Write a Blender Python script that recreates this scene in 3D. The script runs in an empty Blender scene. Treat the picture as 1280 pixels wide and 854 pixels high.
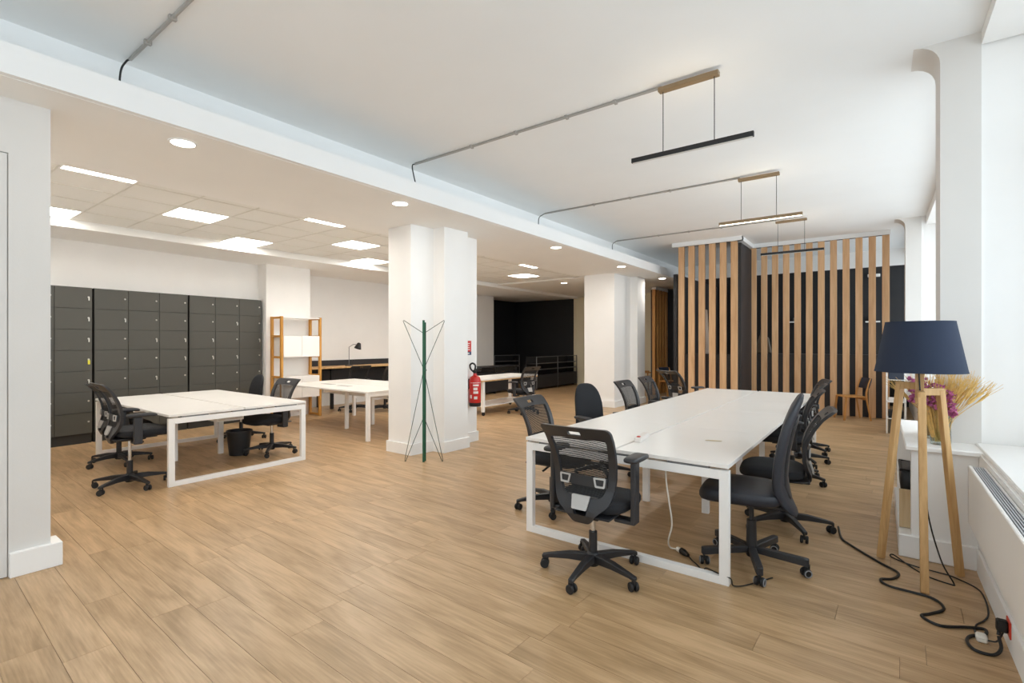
import bpy, bmesh, math, random
from mathutils import Vector, Matrix
random.seed(7)
PI = math.pi
D = math.radians
C = bpy.context.scene.collection

# ------------------------------------------------------------------ camera, world, light, exposure
sc = bpy.context.scene
cam_d = bpy.data.cameras.new('camera')
cam_d.sensor_width = 36.0
cam_d.lens = 620.0 / 1280.0 * 36.0
cam_d.clip_start = 0.05
cam = bpy.data.objects.new('camera', cam_d)
C.objects.link(cam)
cam.location = (0, 0, 1.5)
cam.rotation_euler = (D(90), 0, D(36.63))
sc.camera = cam

sc.view_settings.view_transform = 'Standard'
sc.view_settings.look = 'None'
sc.view_settings.gamma = 1.0
sc.view_settings.use_curve_mapping = False
sc.view_settings.exposure = 0.39
sc.cycles.diffuse_bounces = 8
sc.cycles.max_bounces = 12

w = bpy.data.worlds.new('overcast_sky')
sc.world = w
w.use_nodes = True
bg = w.node_tree.nodes['Background']
bg.inputs[0].default_value = (0.86, 0.93, 1.0, 1)
bg.inputs[1].default_value = 1.6

def area(name, loc, rot, sx, sy, power, col):
    l = bpy.data.lights.new(name, 'AREA')
    l.shape = 'RECTANGLE'; l.size = sx; l.size_y = sy
    l.energy = power; l.color = col
    o = bpy.data.objects.new(name, l)
    C.objects.link(o)
    o.location = loc; o.rotation_euler = rot
    return o
DAY = (0.89, 0.95, 1.0)
# daylight entering through the street windows (lamp faces -X)
area('daylight_near_bay', (1.25, 1.2, 2.15), (0, D(90), 0), 2.8, 6.6, 37, DAY)
area('daylight_far_bay', (1.25, 8.0, 2.15), (0, D(90), 0), 2.8, 5.8, 80, DAY)
# added fill lamp outside the unseen opening behind the camera (lamp faces +Y)
area('fill_behind_camera', (-2.0, -3.15, 1.75), (D(90), 0, D(180)), 4.4, 3.0, 190, DAY)
area('daylight_booth_window', (1.25, 13.2, 2.1), (0, D(90), 0), 2.6, 1.8, 30, DAY)

# ------------------------------------------------------------------ materials
def lin(h):
    h = h.lstrip('#')
    v = [int(h[i:i + 2], 16) / 255 for i in (0, 2, 4)]
    return tuple(x / 12.92 if x <= 0.04045 else ((x + 0.055) / 1.055) ** 2.4 for x in v) + (1,)

def mat(name, col, rough=0.5, metal=0.0, var=0.0, scale=8.0, bump=0.0, bscale=60.0, emit=None, estr=0, stretch=(1, 1, 1)):
    m = bpy.data.materials.new(name)
    m.use_nodes = True
    nt = m.node_tree
    b = nt.nodes['Principled BSDF']
    c = lin(col)
    b.inputs['Base Color'].default_value = c
    b.inputs['Roughness'].default_value = rough
    b.inputs['Metallic'].default_value = metal
    tc = None
    if var or bump:
        tc = nt.nodes.new('ShaderNodeTexCoord')
        mp = nt.nodes.new('ShaderNodeMapping')
        mp.inputs['Scale'].default_value = stretch
        nt.links.new(tc.outputs['Object'], mp.inputs[0])
    if var:
        n = nt.nodes.new('ShaderNodeTexNoise')
        n.inputs['Scale'].default_value = scale
        n.inputs['Detail'].default_value = 5
        nt.links.new(mp.outputs[0], n.inputs['Vector'])
        r = nt.nodes.new('ShaderNodeValToRGB')
        r.color_ramp.elements[0].position = 0.3
        r.color_ramp.elements[1].position = 0.7
        r.color_ramp.elements[0].color = tuple(x * (1 - var) for x in c[:3]) + (1,)
        r.color_ramp.elements[1].color = tuple(min(1, x * (1 + var)) for x in c[:3]) + (1,)
        nt.links.new(n.outputs[0], r.inputs[0])
        nt.links.new(r.outputs[0], b.inputs['Base Color'])
    if bump:
        n2 = nt.nodes.new('ShaderNodeTexNoise')
        n2.inputs['Scale'].default_value = bscale
        nt.links.new(mp.outputs[0], n2.inputs['Vector'])
        bp = nt.nodes.new('ShaderNodeBump')
        bp.inputs['Strength'].default_value = bump
        bp.inputs['Distance'].default_value = 0.01
        nt.links.new(n2.outputs[0], bp.inputs['Height'])
        nt.links.new(bp.outputs[0], b.inputs['Normal'])
    if emit:
        b.inputs['Emission Color'].default_value = lin(emit)
        b.inputs['Emission Strength'].default_value = estr
    return m

def wood(name, base, dark, axis=2, rough=0.5, rnd=0.25, freq=1.0, g1=(14, 1.5), g2=(70, 3.5), mixf=0.35):
    """procedural timber: grain runs along the local axis; every object gets its own tone and grain"""
    m = bpy.data.materials.new(name)
    m.use_nodes = True
    nt = m.node_tree
    b = nt.nodes['Principled BSDF']
    b.inputs['Roughness'].default_value = rough
    tc = nt.nodes.new('ShaderNodeTexCoord')
    oi = nt.nodes.new('ShaderNodeObjectInfo')
    at = nt.nodes.new('ShaderNodeAttribute'); at.attribute_name = 'tone'
    ad = nt.nodes.new('ShaderNodeMath'); ad.operation = 'ADD'
    nt.links.new(oi.outputs['Random'], ad.inputs[0]); nt.links.new(at.outputs['Fac'], ad.inputs[1])
    fr = nt.nodes.new('ShaderNodeMath'); fr.operation = 'FRACT'
    nt.links.new(ad.outputs[0], fr.inputs[0])
    mu = nt.nodes.new('ShaderNodeMath'); mu.operation = 'MULTIPLY'; mu.inputs[1].default_value = 37.0
    nt.links.new(fr.outputs[0], mu.inputs[0])
    cb = nt.nodes.new('ShaderNodeCombineXYZ')
    for i in range(3): nt.links.new(mu.outputs[0], cb.inputs[i])
    va = nt.nodes.new('ShaderNodeVectorMath'); va.operation = 'ADD'
    nt.links.new(tc.outputs['Object'], va.inputs[0]); nt.links.new(cb.outputs[0], va.inputs[1])
    def noise(sc3, detail, dist=0.0):
        mp = nt.nodes.new('ShaderNodeMapping'); mp.inputs['Scale'].default_value = sc3
        nt.links.new(va.outputs[0], mp.inputs[0])
        n = nt.nodes.new('ShaderNodeTexNoise'); n.inputs['Scale'].default_value = 1.0
        n.inputs['Detail'].default_value = detail; n.inputs['Distortion'].default_value = dist
        nt.links.new(mp.outputs[0], n.inputs['Vector'])
        return n
    s1 = [g1[0] * freq] * 3; s1[axis] = g1[1] * freq
    s2 = [g2[0] * freq] * 3; s2[axis] = g2[1] * freq
    n1 = noise(s1, 5, 0.6); n2 = noise(s2, 3)
    mx = nt.nodes.new('ShaderNodeMix'); mx.data_type = 'FLOAT'; mx.inputs[0].default_value = mixf
    nt.links.new(n1.outputs[0], mx.inputs[2]); nt.links.new(n2.outputs[0], mx.inputs[3])
    r = nt.nodes.new('ShaderNodeValToRGB')
    r.color_ramp.elements[0].position = 0.34; r.color_ramp.elements[0].color = lin(dark)
    r.color_ramp.elements[1].position = 0.62; r.color_ramp.elements[1].color = lin(base)
    nt.links.new(mx.outputs[0], r.inputs[0])
    hs = nt.nodes.new('ShaderNodeHueSaturation')
    mr = nt.nodes.new('ShaderNodeMapRange')
    mr.inputs[3].default_value = 1 - rnd; mr.inputs[4].default_value = 1 + rnd * 0.6
    nt.links.new(fr.outputs[0], mr.inputs[0])
    nt.links.new(mr.outputs[0], hs.inputs['Value'])
    nt.links.new(r.outputs[0], hs.inputs['Color'])
    nt.links.new(hs.outputs[0], b.inputs['Base Color'])
    bp = nt.nodes.new('ShaderNodeBump'); bp.inputs['Strength'].default_value = 0.05; bp.inputs['Distance'].default_value = 0.004
    nt.links.new(n2.outputs[0], bp.inputs['Height']); nt.links.new(bp.outputs[0], b.inputs['Normal'])
    return m

M = {}
M['wall'] = mat('white_wall_paint', '#f0efed', 0.75, var=0.012, scale=3, bump=0.03, bscale=90)
M['ceil'] = mat('white_ceiling_paint', '#eeefef', 0.85, var=0.01, scale=2)
M['soffit'] = mat('soffit_paint', '#f0f0ee', 0.8, var=0.01, scale=2)
M['tile'] = mat('mineral_tile', '#ebebe7', 0.9, var=0.02, scale=120, bump=0.05, bscale=220)
M['shaded_wall'] = mat('shaded_white_wall_paint', '#dad7d3', 0.75, var=0.012, scale=3, bump=0.03, bscale=90)  # wall white toned down: shade on piers and left partition put into the colour
M['grid'] = mat('ceiling_grid_metal', '#dddbd4', 0.5)
M['cream'] = mat('cream_wall_paint', '#e8e0c6', 0.75, var=0.015, scale=3)
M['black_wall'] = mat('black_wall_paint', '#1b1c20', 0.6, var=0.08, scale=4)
M['black_panel'] = mat('black_panel_board', '#29282b', 0.55, var=0.06, scale=6)
M['brown_panel'] = mat('dark_brown_board', '#4a3220', 0.6, var=0.1, scale=6)
M['gap'] = mat('dark_joint', '#3a352f', 0.9)
M['floor_sub'] = mat('floor_substrate_dark', '#5e4a36', 0.9)  # dark base board that shows in the plank joints
M['plank'] = wood('laminate_oak', '#c8a780', '#9d7f59', axis=1, rough=0.36, rnd=0.07, g1=(10, 1.7), g2=(90, 4), mixf=0.36)
M['slat'] = wood('slat_timber', '#dbb287', '#c3966a', axis=2, rough=0.55, rnd=0.06, freq=0.8)
M['slat_red'] = wood('slat_timber_amber', '#dba460', '#b98043', axis=2, rough=0.55, rnd=0.08, freq=0.8)
M['ash'] = wood('pale_ash', '#d9b27c', '#b98d56', axis=2, rough=0.5, rnd=0.04)
M['oak'] = wood('shelf_oak', '#d39a46', '#b57c2d', axis=2, rough=0.5, rnd=0.04)
M['chairwood'] = wood('chair_beech', '#cf9856', '#ad7438', axis=2, rough=0.45, rnd=0.04)
M['board'] = wood('bare_board', '#dcc39a', '#c4a57a', axis=2, rough=0.6, rnd=0.03)
M['white_metal'] = mat('white_powder_coat', '#f2f1ef', 0.4)
M['white_top'] = mat('white_laminate', '#efece8', 0.28, var=0.008, scale=5)
M['edge'] = mat('desk_edge_band', '#c9b79c', 0.5)
M['chair_black'] = mat('black_chair_plastic', '#232326', 0.45, bump=0.03, bscale=300)
M['chair_grey'] = mat('charcoal_chair_plastic', '#2b2b2e', 0.42)
M['fabric'] = mat('black_seat_fabric', '#1f2024', 0.9, var=0.15, scale=200, bump=0.15, bscale=500)
M['leather'] = mat('navy_black_upholstery', '#25272f', 0.5, var=0.08, scale=60, bump=0.05, bscale=350)
M['mesh'] = mat('black_mesh_thread', '#1d1e20', 0.8)
M['silver'] = mat('grey_plastic', '#b9b8b6', 0.4)
M['chrome'] = mat('chrome', '#cfcfcf', 0.18, metal=1)
M['rubber'] = mat('caster_rubber', '#1a1a1c', 0.6)
M['rim'] = mat('caster_rim_grey', '#8d8e92', 0.5)
M['locker'] = mat('charcoal_locker_steel', '#484741', 0.5, var=0.03, scale=3)
M['locker_body'] = mat('black_locker_body', '#2b2a27', 0.6)
M['key'] = mat('key_steel', '#cfccc4', 0.3, metal=0.6)
M['yellow'] = mat('yellow_tag', '#d8cf3a', 0.5)
M['black_metal'] = mat('black_metal', '#1c1c1e', 0.45)
M['grey_metal'] = mat('grey_metal', '#77787a', 0.45, metal=0.3)
M['conduit'] = mat('grey_conduit', '#a3a09b', 0.5)
M['bronze'] = mat('bronze_canopy', '#8f7a5e', 0.45, metal=0.3)
M['panel_light'] = mat('led_panel', '#ffffff', 0.5, emit='#fffaf2', estr=14)
M['spot_light'] = mat('downlight_lens', '#ffffff', 0.5, emit='#fffaf0', estr=12)
M['bar_light'] = mat('pendant_strip', '#ffffff', 0.5, emit='#fff0d2', estr=6)
M['bar_up'] = mat('pendant_uplight', '#ffffff', 0.5, emit='#ffe9c8', estr=30)
M['bar_off'] = mat('pendant_diffuser', '#cfcdc8', 0.5)
M['shade'] = mat('navy_lamp_fabric', '#202b40', 0.85, var=0.05, scale=300, bump=0.1, bscale=600)
M['cable_black'] = mat('black_cable', '#161616', 0.5)
M['cable_white'] = mat('white_cable', '#e6e3da', 0.5)
M['red'] = mat('red_enamel', '#c8231c', 0.35)
M['redplate'] = mat('red_plastic', '#c8402c', 0.45)
M['label_white'] = mat('label_white', '#e9e2dc', 0.5)
M['blue'] = mat('sign_blue', '#20325e', 0.5)
M['green'] = mat('green_lacquer', '#0a5337', 0.45)
M['wire'] = mat('dark_green_wire', '#31423a', 0.5)
M['rad'] = mat('radiator_enamel', '#edebe8', 0.4)
M['rad_grille'] = mat('radiator_grille', '#b5b6ba', 0.4)
M['terracotta'] = mat('plywood_pot', '#cf9c66', 0.7, var=0.05, scale=20)
M['leaf'] = mat('plant_leaf', '#5b6b3d', 0.6, var=0.15, scale=30)
M['wheat'] = mat('dried_wheat', '#dcb870', 0.8, var=0.12, scale=40)
M['pink'] = mat('dried_pink_petal', '#b5608c', 0.8, var=0.25, scale=60)
M['seat_red'] = mat('terracotta_leather', '#a3553f', 0.5)
M['navy'] = mat('navy_painted_ply', '#2c3445', 0.5)
M['paper'] = mat('paper_white', '#e9e7e4', 0.7)
M['scrap'] = mat('paper_scrap', '#cdbd97', 0.7)
M['bag'] = mat('grey_canvas', '#6d665c', 0.85)
M['screen'] = mat('dark_screen', '#15161a', 0.25)

def glass_mat(name, tint, refl=0.08):
    m = bpy.data.materials.new(name)
    m.use_nodes = True
    nt = m.node_tree
    for n in list(nt.nodes):
        if n.type == 'BSDF_PRINCIPLED': nt.nodes.remove(n)
    out = [n for n in nt.nodes if n.type == 'OUTPUT_MATERIAL'][0]
    t = nt.nodes.new('ShaderNodeBsdfTransparent'); t.inputs[0].default_value = tint
    g = nt.nodes.new('ShaderNodeBsdfGlossy'); g.inputs['Roughness'].default_value = 0.03
    lw = nt.nodes.new('ShaderNodeLayerWeight'); lw.inputs[0].default_value = 0.25
    mx = nt.nodes.new('ShaderNodeMixShader')
    mm = nt.nodes.new('ShaderNodeMath'); mm.operation = 'MULTIPLY'; mm.inputs[1].default_value = refl * 5
    nt.links.new(lw.outputs['Fresnel'], mm.inputs[0]); nt.links.new(mm.outputs[0], mx.inputs[0])
    nt.links.new(t.outputs[0], mx.inputs[1]); nt.links.new(g.outputs[0], mx.inputs[2])
    nt.links.new(mx.outputs[0], out.inputs[0])
    return m
M['glass'] = glass_mat('window_glass', (0.96, 0.98, 0.98, 1))
M['vase'] = glass_mat('vase_glass', (0.90, 0.94, 0.93, 1), 0.12)

# ------------------------------------------------------------------ mesh helpers
def smooth(me, ang=35):
    me.polygons.foreach_set('use_smooth', [True] * len(me.polygons))
    me.set_sharp_from_angle(angle=D(ang))

def obj(name, bm, m, parent=None, sm=True, recalc=True):
    if recalc: bmesh.ops.recalc_face_normals(bm, faces=bm.faces[:])
    me = bpy.data.meshes.new(name)
    bm.to_mesh(me); bm.free()
    if sm: smooth(me)
    me.materials.append(m)
    o = bpy.data.objects.new(name, me)
    C.objects.link(o)
    if parent is not None: o.parent = parent
    return o

def nb(): return bmesh.new()

def merge(bm, other):
    me = bpy.data.meshes.new('merge_tmp')
    other.to_mesh(me); other.free()
    bm.from_mesh(me); bpy.data.meshes.remove(me)

def bx(bm, x0, x1, y0, y1, z0, z1, bev=0.0, mtx=None, seg=1):
    t = bmesh.new()
    bmesh.ops.create_cube(t, size=1)
    bmesh.ops.scale(t, vec=(x1 - x0, y1 - y0, z1 - z0), verts=t.verts)
    bmesh.ops.translate(t, vec=((x0 + x1) / 2, (y0 + y1) / 2, (z0 + z1) / 2), verts=t.verts)
    if bev: bmesh.ops.bevel(t, geom=t.edges[:], offset=bev, segments=seg, affect='EDGES', profile=0.5)
    if mtx is not None: bmesh.ops.transform(t, matrix=mtx, verts=t.verts)
    merge(bm, t)
    return bm

def box(*a, **k): return bx(nb(), *a, **k)

def beam(bm, p, q, w, h=None, bev=0.0, up=(0, 0, 1)):
    """rectangular bar from p to q"""
    p = Vector(p); q = Vector(q); d = q - p; L = d.length; d.normalize()
    h = h or w
    u = Vector(up)
    if abs(d.dot(u)) > 0.98: u = Vector((0, 1, 0))
    s = d.cross(u).normalized(); u = s.cross(d)
    mt = Matrix((s, d, u)).transposed().to_4x4(); mt.translation = (p + q) / 2
    return bx(bm, -w / 2, w / 2, -L / 2, L / 2, -h / 2, h / 2, bev=bev, mtx=mt)

def catmull(pts, n=8):
    pts = [Vector(p) for p in pts]
    if len(pts) < 3: return pts
    P = [2 * pts[0] - pts[1]] + pts + [2 * pts[-1] - pts[-2]]
    out = []
    for i in range(1, len(P) - 2):
        a, b, c, d = P[i - 1], P[i], P[i + 1], P[i + 2]
        for k in range(n):
            t = k / n
            out.append(0.5 * ((2 * b) + (c - a) * t + (2 * a - 5 * b + 4 * c - d) * t * t + (3 * b - a - 3 * c + d) * t ** 3))
    out.append(pts[-1])
    return out

def tube(bm, path, r, n=8, closed=False, caps=True):
    path = [Vector(p) for p in path]
    k = len(path); rings = []
    prev = None
    for i, p in enumerate(path):
        if closed: t = path[(i + 1) % k] - path[i - 1]
        else: t = path[min(i + 1, k - 1)] - path[max(i - 1, 0)]
        t.normalize()
        if prev is None:
            a = Vector((0, 0, 1)) if abs(t.z) < 0.9 else Vector((1, 0, 0))
            u = t.cross(a).normalized()
        else:
            u = (prev - t * prev.dot(t))
            u = u.normalized() if u.length > 1e-6 else t.orthogonal().normalized()
        prev = u; v = t.cross(u)
        rr = r[i] if isinstance(r, (list, tuple)) else r
        rings.append([bm.verts.new(p + (u * math.cos(2 * PI * j / n) + v * math.sin(2 * PI * j / n)) * rr) for j in range(n)])
    for i in range(k if closed else k - 1):
        a, b = rings[i], rings[(i + 1) % k]
        for j in range(n): bm.faces.new((a[j], a[(j + 1) % n], b[(j + 1) % n], b[j]))
    if caps and not closed:
        bm.faces.new(rings[0][::-1]); bm.faces.new(rings[-1])
    return bm

def lathe(bm, prof, n=20, loc=(0, 0, 0), mtx=None):
    t = bmesh.new(); rings = []
    for r, z in prof:
        if r < 1e-6: rings.append([t.verts.new((0, 0, z))])
        else: rings.append([t.verts.new((r * math.cos(2 * PI * j / n), r * math.sin(2 * PI * j / n), z)) for j in range(n)])
    for a, b in zip(rings, rings[1:]):
        if len(a) == 1 and len(b) == 1: continue
        for j in range(n):
            if len(a) == 1: t.faces.new((a[0], b[j], b[(j + 1) % n]))
            elif len(b) == 1: t.faces.new((a[j], a[(j + 1) % n], b[0]))
            else: t.faces.new((a[j], a[(j + 1) % n], b[(j + 1) % n], b[j]))
    if mtx is not None: bmesh.ops.transform(t, matrix=mtx, verts=t.verts)
    bmesh.ops.translate(t, vec=loc, verts=t.verts)
    merge(bm, t)
    return bm

def prism(bm, poly, z0, z1):
    a = [bm.verts.new((x, y, z0)) for x, y in poly]
    b = [bm.verts.new((x, y, z1)) for x, y in poly]
    n = len(poly)
    for i in range(n): bm.faces.new((a[i], a[(i + 1) % n], b[(i + 1) % n], b[i]))
    bm.faces.new(a[::-1]); bm.faces.new(b)
    return bm

def rpoly(pts, rad, step=0.03, seg=5):
    """closed polygon with rounded corners, straight runs sampled"""
    n = len(pts); out = []
    rads = rad if isinstance(rad, (list, tuple)) else [rad] * n
    cor = []
    for i in range(n):
        p = Vector(pts[i]); a = Vector(pts[i - 1]) - p; b = Vector(pts[(i + 1) % n]) - p
        la, lb = a.length, b.length; a.normalize(); b.normalize()
        r = min(rads[i], la * 0.45, lb * 0.45)
        if r < 1e-5: cor.append([p]); continue
        s, e = p + a * r, p + b * r
        cor.append([(1 - t) ** 2 * s + 2 * t * (1 - t) * p + t * t * e for t in [k / seg for k in range(seg + 1)]])
    for i in range(n):
        out += cor[i]
        s = cor[i][-1]; e = cor[(i + 1) % n][0]
        k = int((e - s).length / step)
        for j in range(1, k + 1): out.append(s.lerp(e, j / (k + 1)))
    return out

def plate(bm, outer, holes, f, th):
    """flat plate with holes, mapped by f(u, v, w) onto a curved surface"""
    t = bmesh.new(); loops = []
    for lp in [outer] + holes:
        vs = [t.verts.new((p[0], p[1], 0)) for p in lp]
        loops.append(vs)
        for i in range(len(vs)): t.edges.new((vs[i], vs[(i + 1) % len(vs)]))
    bmesh.ops.triangle_fill(t, use_beauty=True, use_dissolve=False, edges=t.edges[:])
    t.verts.index_update()
    co = [(v.co.x, v.co.y) for v in t.verts]
    fs = [[v.index for v in fc.verts] for fc in t.faces]
    lps = [[v.index for v in lp] for lp in loops]
    t.free()
    A = [bm.verts.new(f(u, v, th / 2)) for u, v in co]
    B = [bm.verts.new(f(u, v, -th / 2)) for u, v in co]
    for fc in fs:
        bm.faces.new([A[i] for i in fc]); bm.faces.new([B[i] for i in fc[::-1]])
    for lp in lps:
        for i in range(len(lp)):
            a, b = lp[i], lp[(i + 1) % len(lp)]
            bm.faces.new((A[a], A[b], B[b], B[a]))
    return bm

def pillow(bm, outline, f, th, rings=None):
    cx = sum(p[0] for p in outline) / len(outline); cy = sum(p[1] for p in outline) / len(outline)
    rings = rings or [(0.0, -.5), (.55, -.5), (.88, -.46), (.97, -.3), (1, -.1), (1, .12), (.97, .3), (.88, .44), (.55, .5), (0.0, .52)]
    R = []
    for s, wv in rings:
        if s == 0: R.append([bm.verts.new(f(cx, cy, wv * th))])
        else: R.append([bm.verts.new(f(cx + (p[0] - cx) * s, cy + (p[1] - cy) * s, wv * th)) for p in outline])
    n = len(outline)
    for a, b in zip(R, R[1:]):
        for j in range(n):
            if len(a) == 1: bm.faces.new((a[0], b[j], b[(j + 1) % n]))
            elif len(b) == 1: bm.faces.new((a[j], a[(j + 1) % n], b[0]))
            else: bm.faces.new((a[j], a[(j + 1) % n], b[(j + 1) % n], b[j]))
    return bm

# ------------------------------------------------------------------ scene-graph helpers
def thing(name, label, cat, loc=(0, 0, 0), rotz=0.0, group=None):
    o = bpy.data.objects.new(name, None)
    C.objects.link(o)
    o.location = loc; o.rotation_euler = (0, 0, rotz)
    o.empty_display_size = 0.1
    o['label'] = label; o['category'] = cat
    if group: o['group'] = group
    return o

def tag(o, label, cat, group=None):
    o['label'] = label; o['category'] = cat
    if group: o['group'] = group
    return o

def struct(name, bm, m, parent=None, sm=True):
    o = obj(name, bm, m, parent, sm)
    if parent is None: o['kind'] = 'structure'
    return o

def share(o, name, parent, loc=(0, 0, 0), rot=(0, 0, 0)):
    c = o.copy(); c.name = name; C.objects.link(c); c.parent = parent
    c.location = loc; c.rotation_euler = rot
    return c

def dup(root, loc, rotz, label, group=None):
    r = root.copy(); C.objects.link(r)
    r.location = loc; r.rotation_euler = (0, 0, rotz); r['label'] = label
    if group: r['group'] = group
    for ch in list(root.children):
        c = ch.copy(); C.objects.link(c); c.parent = r
        for g in ch.children:
            d = g.copy(); C.objects.link(d); d.parent = c
    return r

# ------------------------------------------------------------------ the room
CEIL, SOF, FAS = 3.65, 3.05, 3.23
XB = -4.05                      # street-side face of the dropped beam
PLANK_ANG = math.atan2(-math.sin(D(36.63)) * 620 - 788 * math.cos(D(36.63)), math.cos(D(36.63)) * 620 - 788 * math.sin(D(36.63)))
# direction (x, y) of the plank lengths
pdx, pdy = math.sin(PLANK_ANG), math.cos(PLANK_ANG)
FLOOR_ROT = -math.atan2(pdx, pdy)

floor = struct('floor', box(-13.0, 1.2, -3.2, 17.0, -0.06, -0.012), M['floor_sub'])
def make_planks():
    L, Wd = 1.30, 0.190
    base = obj('plank', box(-Wd / 2 + .0009, Wd / 2 - .0009, -L / 2 + .0008, L / 2 - .0008, -0.011, 0.0), M['plank'], floor, sm=False)
    cells = []
    ux, uy = pdx, pdy              # along
    vx, vy = pdy, -pdx             # across
    rr = random.Random(3)
    camF = (-math.sin(D(36.63)), math.cos(D(36.63))); camR = (math.cos(D(36.63)), math.sin(D(36.63)))
    for i in range(-90, 91):
        off = rr.uniform(0, L)
        for j in range(-16, 17):
            a = j * L + off; b = i * Wd + 0.046
            x = a * ux + b * vx; y = a * uy + b * vy
            if not (-11.2 < x < 1.15 and -2.9 < y < 15.6): continue
            if x < -4.6 and y < 0.6: continue
            zc = x * camF[0] + y * camF[1]; lc = x * camR[0] + y * camR[1]
            d = math.hypot(x, y)
            vis = zc > 0.9 and abs(lc) < zc * 1.12 + 0.5
            cells.append((0 if vis else 1, d, x, y))
    cells.sort()
    verts = []; faces = []; tone = []
    for k, (v, d, x, y) in enumerate(cells):
        if k < 296:
            o = base if k == 0 else share(base, 'plank', floor)
            o.location = (x, y, 0); o.rotation_euler = (0, 0, FLOOR_ROT)
        else:
            cr, sr = math.cos(FLOOR_ROT), math.sin(FLOOR_ROT)
            lx = x * cr + y * sr; ly = -x * sr + y * cr
            n = len(verts)
            hw, hl = Wd / 2 - .0009, L / 2 - .0008
            for z in (-0.011, 0.0):
                for sx, sy in ((-1, -1), (1, -1), (1, 1), (-1, 1)):
                    verts.append((lx + sx * hw, ly + sy * hl, z))
            faces += [(n + 4, n + 5, n + 6, n + 7)] + [(n + q, n + (q + 1) % 4, n + 4 + (q + 1) % 4, n + 4 + q) for q in range(4)]
            tone += [rr.random()] * 5
    me = bpy.data.meshes.new('plank_field')
    me.from_pydata(verts, [], faces)
    at = me.attributes.new('tone', 'FLOAT', 'FACE'); at.data.foreach_set('value', tone)
    me.materials.append(M['plank'])
    o = bpy.data.objects.new('plank_field', me); C.objects.link(o); o.parent = floor
    o.rotation_euler = (0, 0, FLOOR_ROT); o['kind'] = 'stuff'
make_planks()

# upper ceiling over the street side, recess and beam
ceil = struct('ceiling', box(-4.72, 1.4, -3.2, 17.0, CEIL, CEIL + 0.1), M['ceil'])
b = box(-4.12, XB, -3.2, 17.0, SOF, FAS)                               # fascia
bx(b, -4.76, -4.12, -3.2, 17.0, SOF, SOF + 0.03)
bx(b, -4.76, -4.70, -3.2, 17.0, SOF + 0.03, CEIL)                      # recess wall behind the ledge
struct('trim_1', b, M['ceil'])
XS = -5.77
struct('trim_2', box(XS, -4.10, -3.2, 17.0, SOF - 0.002, SOF + 0.09), M['soffit'])     # plaster soffit strip
b = box(-8.62, -8.50, 0.5, 17.0, 2.99, 3.2, bev=0.004)                 # bulkhead above lockers
bx(b, -12.5, -8.62, 0.5, 17.0, 3.0, 3.06)
struct('trim_3', b, M['soffit'])
# suspended tile ceiling between soffit and bulkhead
GZ = 3.10
tc_ = struct('ceiling_grid', box(-8.55, XS + 0.02, 0.5, 17.0, GZ + 0.02, GZ + 0.06), M['soffit'])
XC = [-8.48, -7.88, -7.28, -6.68, -6.08, -5.78]
YC = [0.56 + 0.6 * k for k in range(18)]
LED = {(4, k) for k in (1, 5, 9, 13)} | {(0, k) for k in (1, 5, 9, 13)} | {(2, k) for k in (3, 7, 11, 15)}
tile_full = None; tile_cut = None
for i in range(5):
    for k in range(17):
        x0, x1 = XC[i], XC[i + 1]; y0 = YC[k]
        if (i, k) in LED: continue
        if i < 4:
            if tile_full is None:
                tile_full = obj('ceiling_tile', box(0.006, 0.594, 0.006, 0.594, 0, 0.018, bev=0.003), M['tile'], tc_)
                o = tile_full
            else: o = share(tile_full, 'ceiling_tile', tc_)
        else:
            if tile_cut is None:
                tile_cut = obj('ceiling_tile', box(0.006, 0.30, 0.006, 0.594, 0, 0.018, bev=0.003), M['tile'], tc_)
                o = tile_cut
            else: o = share(tile_cut, 'ceiling_tile', tc_)
        o.location = (x0, y0, GZ)
b = nb()
for x in XC[:-1]: bx(b, x - .008, x + .008, 0.5, 10.8, GZ - 0.004, GZ + 0.012)
for k in range(18): bx(b, -8.5, XS, YC[k] - .008, YC[k] + .008, GZ - 0.004, GZ + 0.012)
obj('tile_grid_rail', b, M['grid'], tc_, sm=False)
struct('ceiling_far', box(-8.55, XS + 0.02, 10.78, 17.0, SOF + 0.01, GZ + 0.02), M['soffit'])

led_first = None
col_word = {4: 'beside the plaster soffit edge', 0: 'beside the bulkhead over the lockers', 2: 'in the middle of the tile ceiling'}
rank = ['nearest', 'second nearest', 'third nearest', 'farthest']
for i in (4, 0, 2):
    for q, k in enumerate(sorted(kk for ii, kk in LED if ii == i)):
        lab = 'lit LED panel %s, %s of its row' % (col_word[i], rank[q])
        if led_first is None:
            t = thing('ceiling_light', lab, 'light', group='LED panels in the tile ceiling')
            b = box(0.006, 0.594, 0.006, 0.024, -0.006, 0.012); bx(b, 0.006, 0.594, 0.576, 0.594, -0.006, 0.012)
            bx(b, 0.006, 0.024, 0.024, 0.576, -0.006, 0.012); bx(b, 0.576, 0.594, 0.024, 0.576, -0.006, 0.012)
            obj('light_frame', b, M['white_metal'], t, sm=False)
            obj('diffuser', box(0.024, 0.576, 0.024, 0.576, 0.0, 0.008), M['panel_light'], t, sm=False)
            led_first = t
        else: t = dup(led_first, (0, 0, 0), 0, lab)
        t.location = (XC[i], YC[k], GZ)

# walls
W_ = M['wall']
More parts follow.
